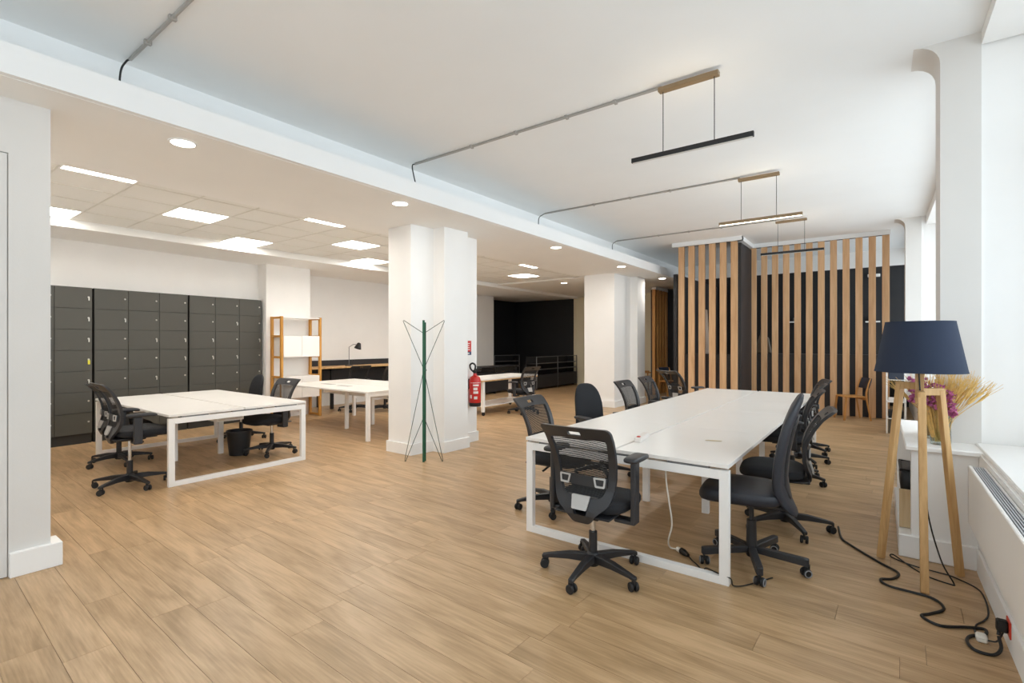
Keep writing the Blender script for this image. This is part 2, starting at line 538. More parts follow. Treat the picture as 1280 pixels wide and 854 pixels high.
# left foreground partition with a flush door
b = box(-4.60, -4.45, 0.62, 0.82, 0, SOF); bx(b, -4.60, -4.45, -3.2, -0.45, 0, SOF); bx(b, -4.60, -4.45, -0.45, 0.62, 2.70, SOF)
bx(b, -4.60, -4.47, -0.45, 0.62, 0, 2.70)
struct('wall_left', b, M['shaded_wall'], sm=False)
d1 = struct('door_1', box(-4.478, -4.452, -0.444, 0.614, 0.006, 2.694), M['shaded_wall'], sm=False)
struct('baseboard_left', box(-4.60, -4.415, 0.622, 0.875, 0, 0.155, bev=0.003), W_)
struct('wall_back_left', box(-10.2, -4.60, 0.45, 0.62, 0, 3.1), W_)
# locker wall (slightly out of square), column, desk wall
LT = 0.07
def lwx(y, off=0.0): return -9.60 + off - LT * (y - 1.77)
b = nb()
prism(b, [(lwx(0.5), 0.5), (lwx(4.9), 4.9), (lwx(4.9) - .2, 4.9), (lwx(0.5) - .2, 0.5)], 0, 3.02)
struct('wall_lockers', b, W_, sm=False)
b = box(-10.5, -9.50, 4.84, 5.76, 0, 3.02)
struct('wall_column', b, W_, sm=False)
struct('wall_desks', box(-10.6, -10.40, 5.76, 12.96, 0, 3.02), W_, sm=False)
struct('baseboard_desks', box(-10.41, -10.385, 5.76, 12.96, 0, 0.1), W_, sm=False)
struct('baseboard_column', box(-9.51, -9.485, 4.82, 5.78, 0, 0.1), W_, sm=False)
# black alcove at the far end
b = box(-11.3, -8.62, 15.30, 15.45, 0, 3.0); bx(b, -11.45, -11.2, 12.96, 15.4, 0, 3.0); bx(b, -11.3, -10.55, 12.9, 12.96, 0, 3.0)
struct('wall_alcove', b, M['black_wall'], sm=False)
b = box(-8.62, -5.02, 15.30, 15.45, 0, SOF)
struct('wall_far', b, M['cream'], sm=False)
b = box(-8.66, -8.60, 15.285, 15.302, 0, 3.0)
struct('trim_4', b, M['cream'], sm=False)
d2 = struct('door_2', box(-8.24, -7.55, 15.27, 15.30, 0.0, 2.15), M['cream'], sm=False)
obj('dark_doorway_sheet', box(-8.18, -7.61, 15.262, 15.272, 0.0, 2.09), M['black_wall'], d2, sm=False)  # flat black sheet: the darkness inside the doorway is painted on
# street side wall: low wall below the sill, piers, heads
struct('wall_right', box(0.515, 1.1, -3.2, 14.6, 0, 0.765), W_, sm=False)
struct('baseboard_right', box(0.50, 0.516, -3.2, 4.38, 0, 0.15, bev=0.002), W_, sm=False)
struct('trim_5', box(0.53, 1.12, -3.2, 4.70, 0.765, 0.795, bev=0.006), M['white_metal'])      # near window sill
struct('trim_6', box(0.53, 1.12, 5.07, 11.0, 0.765, 0.795, bev=0.006), M['white_metal'])
def pier(name, y0, y1):
    b = nb()
    prof = [(0.56, 0.5), (0.343, 0.5), (0.343, 3.50)]
    for q in range(1, 7):
        a = q / 6 * PI / 2
        prof.append((0.343 - 0.15 * (1 - math.cos(a)), 3.50 + 0.15 * math.sin(a)))
    prof += [(0.56, 3.65)]
    A = [b.verts.new((x, y0, z)) for x, z in prof]; B = [b.verts.new((x, y1, z)) for x, z in prof]
    n = len(prof)
    for i in range(n): b.faces.new((A[i], A[(i + 1) % n], B[(i + 1) % n], B[i]))
    b.faces.new(A); b.faces.new(B[::-1])
    p = struct(name, b, M['shaded_wall'])
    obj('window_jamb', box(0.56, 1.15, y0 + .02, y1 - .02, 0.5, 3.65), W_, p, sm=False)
    return p
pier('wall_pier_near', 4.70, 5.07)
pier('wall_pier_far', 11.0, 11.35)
b = box(0.56, 1.15, -3.2, 4.70, 3.56, 3.66); bx(b, 0.62, 1.15, 5.07, 11.0, 3.50, 3.66); bx(b, 0.62, 1.15, 11.35, 14.6, 3.40, 3.66)
struct('trim_7', b, W_, sm=False)
struct('wall_behind', box(-4.6, -4.3, -3.3, -3.1, 0, CEIL), W_)
struct('wall_behind_right', box(0.3, 1.2, -3.3, -3.1, 0, CEIL), W_)
struct('wall_behind_top', box(-4.3, 0.3, -3.3, -3.1, 3.3, CEIL), W_)

def window(name, y0, y1, nd, xg=0.95, z0=0.795, z1=3.5):
    b = box(xg - .03, xg + .03, y0, y1, z0, z0 + .07); bx(b, xg - .03, xg + .03, y0, y1, z1 - .07, z1)
    bx(b, xg - .03, xg + .03, y0, y0 + .07, z0, z1); bx(b, xg - .03, xg + .03, y1 - .07, y1, z0, z1)
    wn = struct(name, b, M['white_metal'], sm=False)
    step = (y1 - y0) / nd
    for k in range(1, nd):
        y = y0 + step * k
        obj('mullion', box(xg - .028, xg + .028, y - .04, y + .04, z0 + .07, z1 - .07), M['white_metal'], wn, sm=False)
    obj('transom', box(xg - .025, xg + .025, y0 + .07, y1 - .07, 2.72, 2.78), M['white_metal'], wn, sm=False)
    for k in range(nd):
        obj('pane', box(xg - .004, xg + .004, y0 + step * k + .04, y0 + step * (k + 1) - .04, z0 + .05, z1 - .05), M['glass'], wn, sm=False)
window('window_1', -2.2, 4.70, 4, z1=3.56)
window('window_2', 5.07, 11.0, 4)
window('window_3', 11.35, 14.5, 2, z1=3.4)
struct('wall_right_end', box(0.56, 1.1, -3.2, -2.2, 0.795, 3.66), W_, sm=False)
# unseen glazed opening added behind the camera for the frontal fill
b = nb()
for x in (-4.3, -2.8, -1.3, 0.2): bx(b, x, x + .1, -3.24, -3.16, 0, 3.3)
bx(b, -4.3, 0.3, -3.24, -3.16, 0, .1); bx(b, -4.3, 0.3, -3.24, -3.16, 3.2, 3.3)
w4 = struct('fill_window', b, M['black_metal'], sm=False)
for x in (-4.2, -2.7, -1.2):
    obj('pane', box(x, x + 1.4, -3.205, -3.195, .1, 3.2), M['glass'], w4, sm=False)

# structural pillars of the open floor
def pillar(name, poly, skirt):
    b = nb(); prism(b, poly, 0, SOF)
    p = struct(name, b, W_, sm=False)
    cx = sum(q[0] for q in poly) / len(poly); cy = sum(q[1] for q in poly) / len(poly)
    b = nb(); prism(b, skirt, 0, 0.145)
    obj('skirting', b, W_, p, sm=False)
    return p
def grow(poly, d):
    """offset a rectilinear counter-clockwise polygon outward"""
    n = len(poly); out = []
    for i in range(n):
        p0, p1, p2 = Vector(poly[i - 1]), Vector(poly[i]), Vector(poly[(i + 1) % n])
        e1 = (p1 - p0).normalized(); e2 = (p2 - p1).normalized()
        n1 = Vector((e1.y, -e1.x)); n2 = Vector((e2.y, -e2.x))
        q = p1 + (n1 + n2) * d
        out.append((q.x, q.y))
    return out
P1 = [(-5.42, 4.45), (-4.97, 4.45), (-4.93, 4.82), (-4.72, 4.82), (-4.70, 5.27), (-4.92, 5.27), (-4.92, 5.72), (-5.42, 5.72)]
pillar('pillar', P1, grow(P1, 0.022))
P2 = [(-5.60, 10.39), (-4.84, 10.39), (-4.84, 11.28), (-4.66, 11.28), (-4.66, 11.75), (-5.60, 11.75)]
pillar('pillar', P2, grow(P2, 0.022))

# ------------------------------------------------------------------ slatted timber screens and the black booth
struct('wall_booth', box(-5.05, 0.95, 14.50, 14.62, 0, 3.26), M['black_wall'], sm=False)
struct('wall_booth_top', box(-5.05, 1.1, 14.50, 14.62, 3.26, CEIL), W_, sm=False)
struct('wall_booth_side', box(-2.36, -2.30, 10.97, 12.03, 0, 3.53), M['black_panel'], sm=False)
struct('wall_booth_left', box(-3.72, -3.64, 11.05, 14.5, 0, 3.0), M['black_panel'], sm=False)
b = box(-2.42, 0.15, 11.98, 12.10, 3.565, CEIL, bev=.004); bx(b, -2.42, -2.26, 10.86, 11.98, 3.565, CEIL); bx(b, -3.68, -2.26, 10.84, 10.98, 3.565, CEIL)
struct('trim_8', b, M['ceil'], sm=False)
def slat_screen(label, xs, wd, y, h, panels, side=None):
    t = thing('slat_screen', label, 'screen', (0, y, 0))
    first = None
    for k, x in enumerate(xs):
        if first is None:
            first = obj('slat', box(-wd / 2, wd / 2, 0, 0.07, 0.0, h, bev=0.003), M['slat'], t); o = first
        else: o = share(first, 'slat', t)
        o.location = (x, 0, 0)
    for x0, x1 in panels:
        obj('lower_panel', box(x0, x1, 0.075, 0.10, 0.0, 1.235, bev=.003), M['black_panel'], t)
    obj('top_track', box(xs[0] - wd / 2, xs[-1] + wd / 2, 0.005, 0.065, h, h + .015), M['black_panel'], t)
    return t
XR = [-2.265 + .2131 * k for k in range(12)]
XR = [x + (0 if k else 0) for k, x in enumerate(XR)]
slat_screen('long vertical timber slat screen with black lower panels behind the meeting table', XR, 0.115, 12.0, 3.56,
            [(-2.33, -1.50), (-1.50, -0.53), (-0.53, 0.135)])
XL = [-3.50 + .2155 * k for k in range(6)]
slat_screen('projecting six slat timber screen at the booth corner left of black return wall', XL, 0.125, 10.9, 3.56, [(-3.56, -2.95), (-2.95, -2.36)])
# third screen stands along Y under the lower ceiling
t = thing('slat_screen', 'narrow amber slat screen under the low ceiling, left of the booth', 'screen', (-5.10, 13.5, 0))
obj('slat', box(-0.04, 0.04, 0, 0.10, 0, 2.96, bev=.003), M['slat_red'], t)
first = obj('slat', box(-0.03, 0.03, -0.04, 0.04, 0, 2.96, bev=.003), M['slat_red'], t); first.location = (0, .33, 0)
for k in range(1, 6):
    o = share(first, 'slat', t); o.location = (0, .33 + .215 * k, 0)
obj('upper_panel', box(-0.10, -0.045, .05, 1.5, 1.24, 2.96), M['brown_panel'], t, sm=False)
obj('lower_panel', box(-0.10, -0.045, .05, 1.5, 0, 1.24), M['black_panel'], t, sm=False)
obj('top_track', box(-0.06, 0.06, 0, 1.5, 2.96, 3.02), M['white_metal'], t, sm=False)
# things inside the booth
t = thing('hanging_shelf', 'white little wall shelf with an ornament behind the right slats', 'shelf', (-0.15, 14.40, 1.95))
obj('shelf_board', box(-.14, .14, -.10, .10, 0, .03), M['paper'], t)
obj('ornament', lathe(nb(), [(0, .03), (.05, .03), (.06, .08), (.03, .15), (0, .16)], 12), M['grey_metal'], t)
t = thing('hanging_shelf', 'white little wall shelf behind the middle slats', 'shelf', (-1.75, 14.40, 1.98))
obj('shelf_board', box(-.17, .12, -.10, .10, 0, .03), M['paper'], t)
obj('ornament', lathe(nb(), [(0, .03), (.04, .03), (.05, .10), (.02, .13), (0, .13)], 12), M['grey_metal'], t)
o = obj('light_sconce', box(-.12, .12, -.08, .08, -.03, .03, bev=.01), M['paper']); o.location = (-0.13, 14.42, 3.05)
tag(o, 'small white wall light high behind the right slats', 'light')
b = nb(); pillow(b, rpoly([(-.10, 0), (.06, 0), (.10, .22), (.03, .95), (-.06, .95)], .02, .08, 3), lambda u, v, w: Vector((u, w + .02 * math.sin(v * 9), v)), .05)
o = obj('hanging_cloth', b, M['paper']); o.location = (-3.02, 11.05, 1.236)
tag(o, 'white cloth hanging behind the left slats', 'cloth')
t = thing('canvas_bag', 'grey canvas bag on the panel ledge behind the slats', 'bag', (-2.13, 12.25, 1.235))
b = nb(); pillow(b, rpoly([(-.16, 0), (.2, 0), (.13, .36), (-.05, .42)], .04, .08, 4), lambda u, v, w: Vector((u, w, v)), .14)
obj('bag_body', b, M['bag'], t)
obj('bag_handle', tube(nb(), [(-.04, 0, .38), (-.02, 0, .52), (.05, 0, .54), (.08, 0, .38)], .012), M['bag'], t)
struct('trim_9', box(-2.34, 0.13, 12.11, 12.40, 1.20, 1.235), M['black_panel'], sm=False)

# ------------------------------------------------------------------ conduits and pendant lights
def conduit(y, x0, x1, end, label, clips):
    t = thing('cable_conduit', label, 'conduit', (0, y, 0))
    obj('pipe', tube(nb(), [(x0, 0, CEIL - .013), (x1, 0, CEIL - .013)], .0125, 10), M['conduit'], t)
    for x in clips:
        obj('clip', box(x - .014, x + .014, -.024, .024, CEIL - .03, CEIL - .0005, bev=.003), M['conduit'], t)
    obj('cable', tube(nb(), catmull([(x0, 0, CEIL - .013), (x0 - .03, -.02, CEIL - .03), (x0 + .03, (end[1] - y) * .5, CEIL - .16), (end[0], end[1] - y, end[2])], 6), .007), M['cable_black'], t)
    return t
conduit(1.29, -4.56, 0.3, (-4.3, 1.15, 3.12), 'grey ceiling conduit with black cable nearest the camera', (-4.2, -3.75, -3.2, -2.6, -2.0))
conduit(4.10, -4.50, -1.48, (-4.3, 3.99, 3.12), 'grey ceiling conduit feeding the nearest dark pendant', (-3.6, -3.0, -2.4, -1.9))
conduit(6.98, -4.50, -1.48, (-4.3, 6.5, 3.12), 'grey ceiling conduit feeding the lit middle pendant', (-3.6, -3.0, -2.4))
conduit(9.80, -4.50, -1.48, (-4.3, 9.2, 3.12), 'grey ceiling conduit feeding the farthest pendant', (-3.6, -3.0, -2.4))

def pendant(y, label, lit, metal):
    t = thing('pendant_light', label, 'light', (-1.25, y, 0), 0, 'linear pendants over the long table')
    obj('canopy', box(-.245, .235, -.03, .03, CEIL - .065, CEIL - .028, bev=.003), M['bronze'], t)
    for x in (-.21, .20):
        obj('suspension_wire', tube(nb(), [(x, 0, CEIL - .06), (x, 0, 3.07)], .0035, 6), M['black_metal'], t)
    bar = obj('light_bar', box(-.485, .485, -.016, .016, 3.045, 3.085, bev=.002), metal, t)
    obj('diffuser', box(-.475, .475, -.013, .013, 3.0415, 3.0455), M['bar_light'] if lit else M['bar_off'], bar, sm=False)
    obj('uplight_strip', box(-.20, .20, -.010, .010, 3.0835, 3.0853), M['bar_up'], bar, sm=False)
    return t
pendant(4.08, 'black unlit linear pendant nearest the camera', False, M['black_metal'])
pendant(6.97, 'brass linear pendant glowing warm, second from the camera', True, M['bronze'])
pendant(9.84, 'black linear pendant farthest away, in front of the slats', False, M['black_metal'])

dl = [(-4.36, 1.57, 'nearest along the beam'), (-4.32, 3.71, 'second along the beam'), (-4.28, 6.97, 'third along the beam'), (-4.29, 9.55, 'fourth along the beam'),
      (-4.30, 11.96, 'farthest along the beam, above the amber slats'), (-6.75, 11.4, 'in the far low ceiling before the black alcove')]
first = None
for x, y, wd in dl:
    lab = 'round recessed downlight ' + wd
    if first is None:
        first = thing('downlight', lab, 'light', (x, y, SOF), 0, 'recessed round downlights')
        obj('bezel', lathe(nb(), [(.082, 0.0), (.082, -.010), (.096, -.010), (.100, -.004), (.100, 0.0)], 28), M['white_metal'], first)
        dl_l = bpy.data.lights.new('downlight_lamp', 'AREA'); dl_l.shape = 'DISK'; dl_l.size = .15; dl_l.energy = 9; dl_l.color = (1, .95, .87)
        dl_o = bpy.data.objects.new('downlight_lamp', dl_l); C.objects.link(dl_o); dl_o.parent = first; dl_o.location = (0, 0, -.014)
        obj('lens', lathe(nb(), [(.083, -.002), (.083, -.007), (0, -.007)], 28), M['spot_light'], first)
    else: dup(first, (x, y, SOF if x > -6 else SOF + .01), 0, lab)

# ------------------------------------------------------------------ lockers
def locker(y0, y1, label, keys, skip_tag=None):
    ym = (y0 + y1) / 2
    t = thing('locker_cabinet', label, 'locker', (lwx(ym) + 0.01, ym, 0), LT, 'charcoal lockers along the left wall')
    Wd = (y1 - y0) - 0.02; dp = 0.22
    obj('cabinet_body', box(0, dp - .018, -Wd / 2, Wd / 2, .14, 2.295), M['locker_body'], t, sm=False)
    obj('plinth', box(0, dp - .035, -Wd / 2, Wd / 2, 0, .14), M['locker_body'], t, sm=False)
    cw = Wd / 3; rh = 2.145 / 7
    fd = fl = fk = None
    for c in range(3):
        for r in range(7):
            yy = -Wd / 2 + cw * c; zz = .145 + rh * r
            if fd is None:
                fd = obj('door', box(0, .018, .0025, cw - .0025, .002, rh - .002, bev=.0015), M['locker'], t); d = fd
            else: d = share(fd, 'door', t)
            d.location = (dp - .018, yy, zz)
            lp = (.018, cw - .045, rh * .56)
            if fl is None:
                fl = obj('lock', lathe(nb(), [(.013, 0), (.013, .004), (.010, .008), (0, .008)], 12, mtx=Matrix.Rotation(D(90), 4, 'Y')), M['key'], d); fl.location = lp
            else: share(fl, 'lock', d, lp)
            if (c, r) in keys:
                if fk is None:
                    b = box(.006, .022, -.002, .002, -.006, .006); bx(b, .018, .022, -.007, .007, -.05, -.004)
                    fk = obj('key', b, M['key'], d); fk.location = lp
                else: share(fk, 'key', d, lp)
            if (c, r) == skip_tag:
                g = obj('key_tag', box(.012, .018, -.014, .014, -.075, -.012, bev=.002), M['yellow'], d); g.location = lp; g['label'] = 'yellow key tag hanging from the lock'
    return t
locker(.88, 2.19, 'charcoal locker cabinet with yellow key tag beside the partition wall', {(2, 6), (2, 5), (2, 4), (2, 2)}, (2, 3))
locker(2.19, 3.49, 'middle charcoal locker cabinet of three', {(0, 5), (1, 4), (2, 4), (2, 3), (1, 2)})
locker(3.49, 4.79, 'charcoal locker cabinet next to the white column and shelf unit', {(0, 4), (1, 5), (0, 3), (1, 3), (2, 4)})

# ------------------------------------------------------------------ desks
def top_plate(L, Wd): return box(-L / 2, L / 2, -Wd / 2, Wd / 2, .720, .745, bev=.0015)

def bench(name, label, loc, rotz, n, mlen, half, loops, posts, spine=True):
    """double bench: local Y is its length, local X its depth. n modules of mlen; loops: indices with a full loop frame; posts: indices with an inset leg pair"""
    t = thing(name, label, 'table', loc, rotz)
    L = n * mlen
    ft = None
    for k in range(n):
        for s in (-1, 1):
            if ft is None: ft = obj('desktop', top_plate(half - .010, mlen - .004), M['white_top'], t); o = ft
            else: o = share(ft, 'desktop', t)
            o.location = (s * (half / 2 + .005), -L / 2 + mlen * (k + .5), 0)
    fl = fp = fs = None
    for k in range(n + 1):
        y = -L / 2 + mlen * k
        if k in loops:
            y += .03 if k == 0 else (-.03 if k == n else 0)
            if fl is None:
                b = box(-half, -half + .058, -.022, .022, 0, .705, bev=.002); bx(b, half - .058, half, -.022, .022, 0, .705, bev=.002)
                bx(b, -half + .057, half - .057, -.022, .022, .647, .705, bev=.002); bx(b, -half + .057, half - .057, -.022, .022, 0, .05, bev=.002)
                fl = obj('end_frame', b, M['white_metal'], t); o = fl
                o.location = (0, y, 0)
            else: o = share(fl, 'end_frame', t, (0, y, 0))
            for sx in (-half + .25, 0, half - .25):
                if fs is None: fs = obj('spacer', box(-.13, .13, -.02, .02, .705, .72), M['grey_metal'], t, sm=False); q = fs
                else: q = share(fs, 'spacer', t)
                q.location = (sx, y, 0)
        elif k in posts:
            for s in (-1, 1):
                if fp is None: fp = obj('leg', box(-.03, .03, -.02, .02, 0, .70, bev=.002), M['white_metal'], t); o = fp
                else: o = share(fp, 'leg', t)
                o.location = (s * .27, y, 0)
            b = box(-half + .06, half - .06, -.02, .02, .66, .705, bev=.002)
            o = obj('cross_rail', b, M['white_metal'], t); o.location = (0, y, 0)
    for s in (-1, 1):
        o = obj('long_rail', box(-.02, .02, -L / 2 + .06, L / 2 - .06, .665, .705, bev=.002), M['white_metal'], t); o.location = (s * (.42), 0, 0)
    if spine:
        b = box(-.15, .15, -L / 2 + .35, L / 2 - .35, .56, .565); bx(b, -.15, -.145, -L / 2 + .35, L / 2 - .35, .565, .63); bx(b, .145, .15, -L / 2 + .35, L / 2 - .35, .565, .63)
        obj('cable_tray', b, M['white_metal'], t, sm=False)
    return t
bench('bench_table', 'long white double bench table with loop frame legs in the foreground', (-1.50, 3.215 + 2.56, 0), 0, 4, 1.28, .755, {0, 4}, {1, 2, 3})
bench('bench_table', 'white double bench table with loop frame beside the charcoal lockers', (-7.10, 2.735, 0), D(-90), 2, 1.25, .755, {0, 2}, {1})
bench('bench_table', 'white bench table with straight legs between the shelf unit and pillar', (-7.37, 5.42, 0), D(-90), 2, 1.24, .77, set(), {1}, spine=True)
tb = [o for o in C.objects if o.get('label', '').startswith('white bench table with straight')][0]
for x in (-.74, .74):
    for y in (-1.20, 1.20):
        obj('leg', box(x - .027, x + .027, y - .027, y + .027, 0, .72, bev=.002), M['white_metal'], tb)
for y in (-1.20, 1.20): obj('end_rail', box(-.72, .72, y - .02, y + .02, .665, .715), M['white_metal'], tb)
for (x, y) in ((.30, -.5), (.35, .05), (-.2, .8)):
    o = obj('cable_flap', box(x - .05, x + .05, y - .16, y + .16, .745, .748, bev=.001), M['silver'], tb)

# wheeled work table behind the pillar
t = thing('wheeled_table', 'white wheeled work table with wooden edge behind the extinguisher', 'table', (-6.75, 8.55, 0))
obj('tabletop', box(-.38, .38, -1.0, 1.0, .715, .745, bev=.002), M['white_top'], t)
b = box(-.382, .382, -1.003, 1.003, .69, .7155, bev=.002)
obj('wood_edge', b, M['ash'], t)
for x in (-.32, .32):
    for y in (-.88, .88):
        l = obj('leg', box(x - .028, x + .028, y - .028, y + .028, .075, .69, bev=.002), M['white_metal'], t)
        b = lathe(nb(), [(0, -.014), (.036, -.014), (.036, .014), (0, .014)], 16, loc=(x, y + .01, .036), mtx=Matrix.Rotation(D(90), 4, 'Y'))
        bx(b, x - .02, x + .02, y - .02, y + .02, .06, .08)
        obj('caster', b, M['rubber'], l)
obj('lower_shelf', box(-.30, .30, -.86, .86, .17, .19), M['white_metal'], t)

# desk along the left wall with back panel and lamp
t = thing('long_desk', 'high black framed desk with wooden top along the left wall', 'desk', (-10.03, 7.6, 0))
obj('desktop', box(-.33, .33, -1.75, 1.75, .90, .93, bev=.002), M['ash'], t)
obj('back_panel', box(-.355, -.335, -1.75, 1.75, .60, 1.06), M['black_panel'], t, sm=False)
for y in (-1.15, .35, 1.6):
    b = box(.22, .28, y - .03, y + .03, 0, .90); bx(b, -.30, .28, y - .03, y + .03, .85, .90); bx(b, -.30, -.24, y - .03, y + .03, 0, .90)
    obj('leg_frame', b, M['black_metal'], t, sm=False)
obj('modesty_panel', box(-.20, -.18, -1.7, 1.7, .45, .88), M['black_panel'], t, sm=False)
t = thing('desk_lamp', 'black articulated desk lamp on the wall desk', 'lamp', (-10.0, 7.05, .93))
obj('lamp_base', lathe(nb(), [(0, 0), (.09, 0), (.09, .015), (.02, .025), (0, .025)], 20), M['black_metal'], t)
obj('lamp_arm', tube(nb(), [(0, 0, .02), (0, 0, .44), (.02, .10, .50), (.02, .20, .50)], .008, 8), M['grey_metal'], t)
b = lathe(nb(), [(.03, .09), (.045, .07), (.085, -.05), (.080, -.05), (.04, .06), (0, .07)], 18, mtx=Matrix.Rotation(D(-20), 4, 'X'))
h = obj('lamp_shade', b, M['black_metal'], t); h.location = (.02, .24, .45)

# open shelf unit with oak ladder frames
t = thing('shelf_unit', 'oak framed shelf unit with white boxes against the white column', 'shelf', (-9.10, 4.93, 0))
for y in (0, .80):
    b = nb()
    f = obj('ladder_frame', box(-.03, .03, y - .02, y + .02, 0, 1.98, bev=.002), M['oak'], t)
    obj('post', box(-.38, -.32, y - .02, y + .02, 0, 1.98, bev=.002), M['oak'], f)
    for z in (.03, .42, .82, 1.20, 1.60, 1.955):
        obj('rung', box(-.32, -.03, y - .015, y + .015, z - .02, z + .02, bev=.002), M['oak'], f)
obj('shelf_board', box(-.36, .02, .02, .78, 1.95, 1.97), M['white_top'], t)
for z0, z1 in ((1.20, 1.61), (.40, .82)):
    bxo = obj('shelf_box', box(-.36, .0, .03, .79, z0, z1, bev=.002), M['white_top'], t)
    for k in (0, 1): obj('box_door', box(.0, .018, .032 + .38 * k, .408 + .38 * k, z0 + .003, z1 - .003, bev=.002), M['white_top'], bxo)

# ------------------------------------------------------------------ office chairs
def interp(pts, z):
    if z <= pts[0][0]: return pts[0][1]
    for (a, b), (c, d) in zip(pts, pts[1:]):
        if z <= c:
            k = (z - a) / (c - a); return b + (d - b) * k
    return pts[-1][1]
SP_M = [(.36, -.225), (.42, -.250), (.47, -.246), (.52, -.226), (.58, -.208), (.66, -.203), (.74, -.218), (.82, -.248), (.90, -.292), (.95, -.333), (.985, -.368)]
OYM = .075
def fm(u, v, w): return Vector((u, OYM + interp(SP_M, v) + .38 * u * u + w, v))

def base_parts(t, spoke_mat, seat_z, heavy=False):
    b = nb()
    if heavy:
        lathe(b, [(0, .055), (.03, .055), (.034, .07), (.034, .13), (.030, .30), (.027, .30), (.0, .30)], 18)
    else:
        lathe(b, [(0, .05), (.034, .05), (.040, .06), (.044, .12), (.036, .135), (.027, .14), (.027, .27), (0, .27)], 18)
    obj('base_hub', b, spoke_mat, t)
    obj('gas_lift', lathe(nb(), [(0, .16), (.015, .16), (.015, seat_z - .06), (0, seat_z - .06)], 14), M['chair_black'] if heavy else M['chrome'], t)
    b = nb()
    if heavy:
        pts = [(.03, .125, .085), (.30, .118, .070), (.335, .116, .066)]
    else:
        pts = [(.03, .128, .072), (.16, .122, .078), (.29, .098, .072), (.335, .088, .064)]
    prev = None
    for i, (y, zt, zb) in enumerate(pts):
        hw = (.024, .022, .018, .017)[i]
        ring = [b.verts.new(c) for c in ((-hw, y, zb), (hw, y, zb), (hw, y, zt), (-hw, y, zt))]
        if prev:
            for j in range(4): b.faces.new((prev[j], prev[(j + 1) % 4], ring[(j + 1) % 4], ring[j]))
        else: b.faces.new(ring[::-1])
        prev = ring
    b.faces.new(prev)
    bmesh.ops.bevel(b, geom=b.edges[:], offset=.005, segments=1, affect='EDGES')
    sp = obj('base_spoke', b, spoke_mat, t)
    c = nb()
    for s in (-1, 1):
        lathe(c, [(0, -.010), (.024, -.010), (.028, -.005), (.028, .005), (.024, .010), (0, .010)], 18, loc=(.017 * s, 0, .028), mtx=Matrix.Rotation(D(90), 4, 'Y'))
    bx(c, -.007, .007, -.014, .014, .028, .060, bev=.003)
    tube(c, [(0, .018, .045), (0, .018, .078)], .007, 8)
    ca = obj('caster', c, M['rubber'], sp); ca.location = (0, .318, 0); ca.rotation_euler = (0, 0, .6)
    if heavy:
        for s in (-1, 1):
            ring = [(s * .0285, .021 * math.cos(a), .028 + .021 * math.sin(a)) for a in [2 * PI * k / 20 for k in range(20)]]
            rr_ = obj('caster_rim', tube(nb(), ring, .0035, 6, closed=True), M['rim'], sp); rr_.location = ca.location; rr_.rotation_euler = ca.rotation_euler
    for k in range(1, 5):
        s2 = share(sp, 'base_spoke', t, rot=(0, 0, k * 2 * PI / 5))
        for ch in sp.children:
            g = ch.copy(); C.objects.link(g); g.parent = s2
            g.rotation_euler = (0, 0, .6 + k * 1.3)
def seat_mesh(hw, y0, y1, zt, th, droop=.02):
    cy = (y0 + y1) / 2; hl = (y1 - y0) / 2
    ol = []
    for k in range(40):
        a = 2 * PI * k / 40; ca, sa = math.cos(a), math.sin(a); e = 2 / 3.6
        ol.append((hw * math.copysign(abs(ca) ** e, ca) * (1 - .05 * (sa > 0) * 0), cy + hl * math.copysign(abs(sa) ** e, sa)))
    def f(u, v, w):
        k = max(0, (v - cy) / hl)
        side = (abs(u) / hw) ** 3
        return Vector((u, v, zt - th / 2 + w - droop * k ** 3 + .006 * side * (w > 0)))
    return pillow(nb(), ol, f, th)

def armrests(t, hw=.285, zpad=.675):
    for s in (-1, 1):
        b = box(s * hw - .016, s * hw + .016, -.04, .035, .375, zpad - .03, bev=.006)
        x0, x1 = sorted((s * .16, s * (hw + .01)))
        bx(b, x0, x1, -.035, .03, .372, .398, bev=.006)
        a = obj('armrest', b, M['chair_grey'], t)
        ol = rpoly([(-.042, -.10), (.042, -.10), (.046, .08), (.034, .16), (-.034, .16), (-.046, .08)], .03, .1, 4)
        p = pillow(nb(), ol, lambda u, v, w: Vector((s * hw + u, v, zpad - .012 + w - (.012 * max(0, (v - .08) / .08) ** 2))), .034)
        obj('arm_pad', p, M['chair_grey'], a)

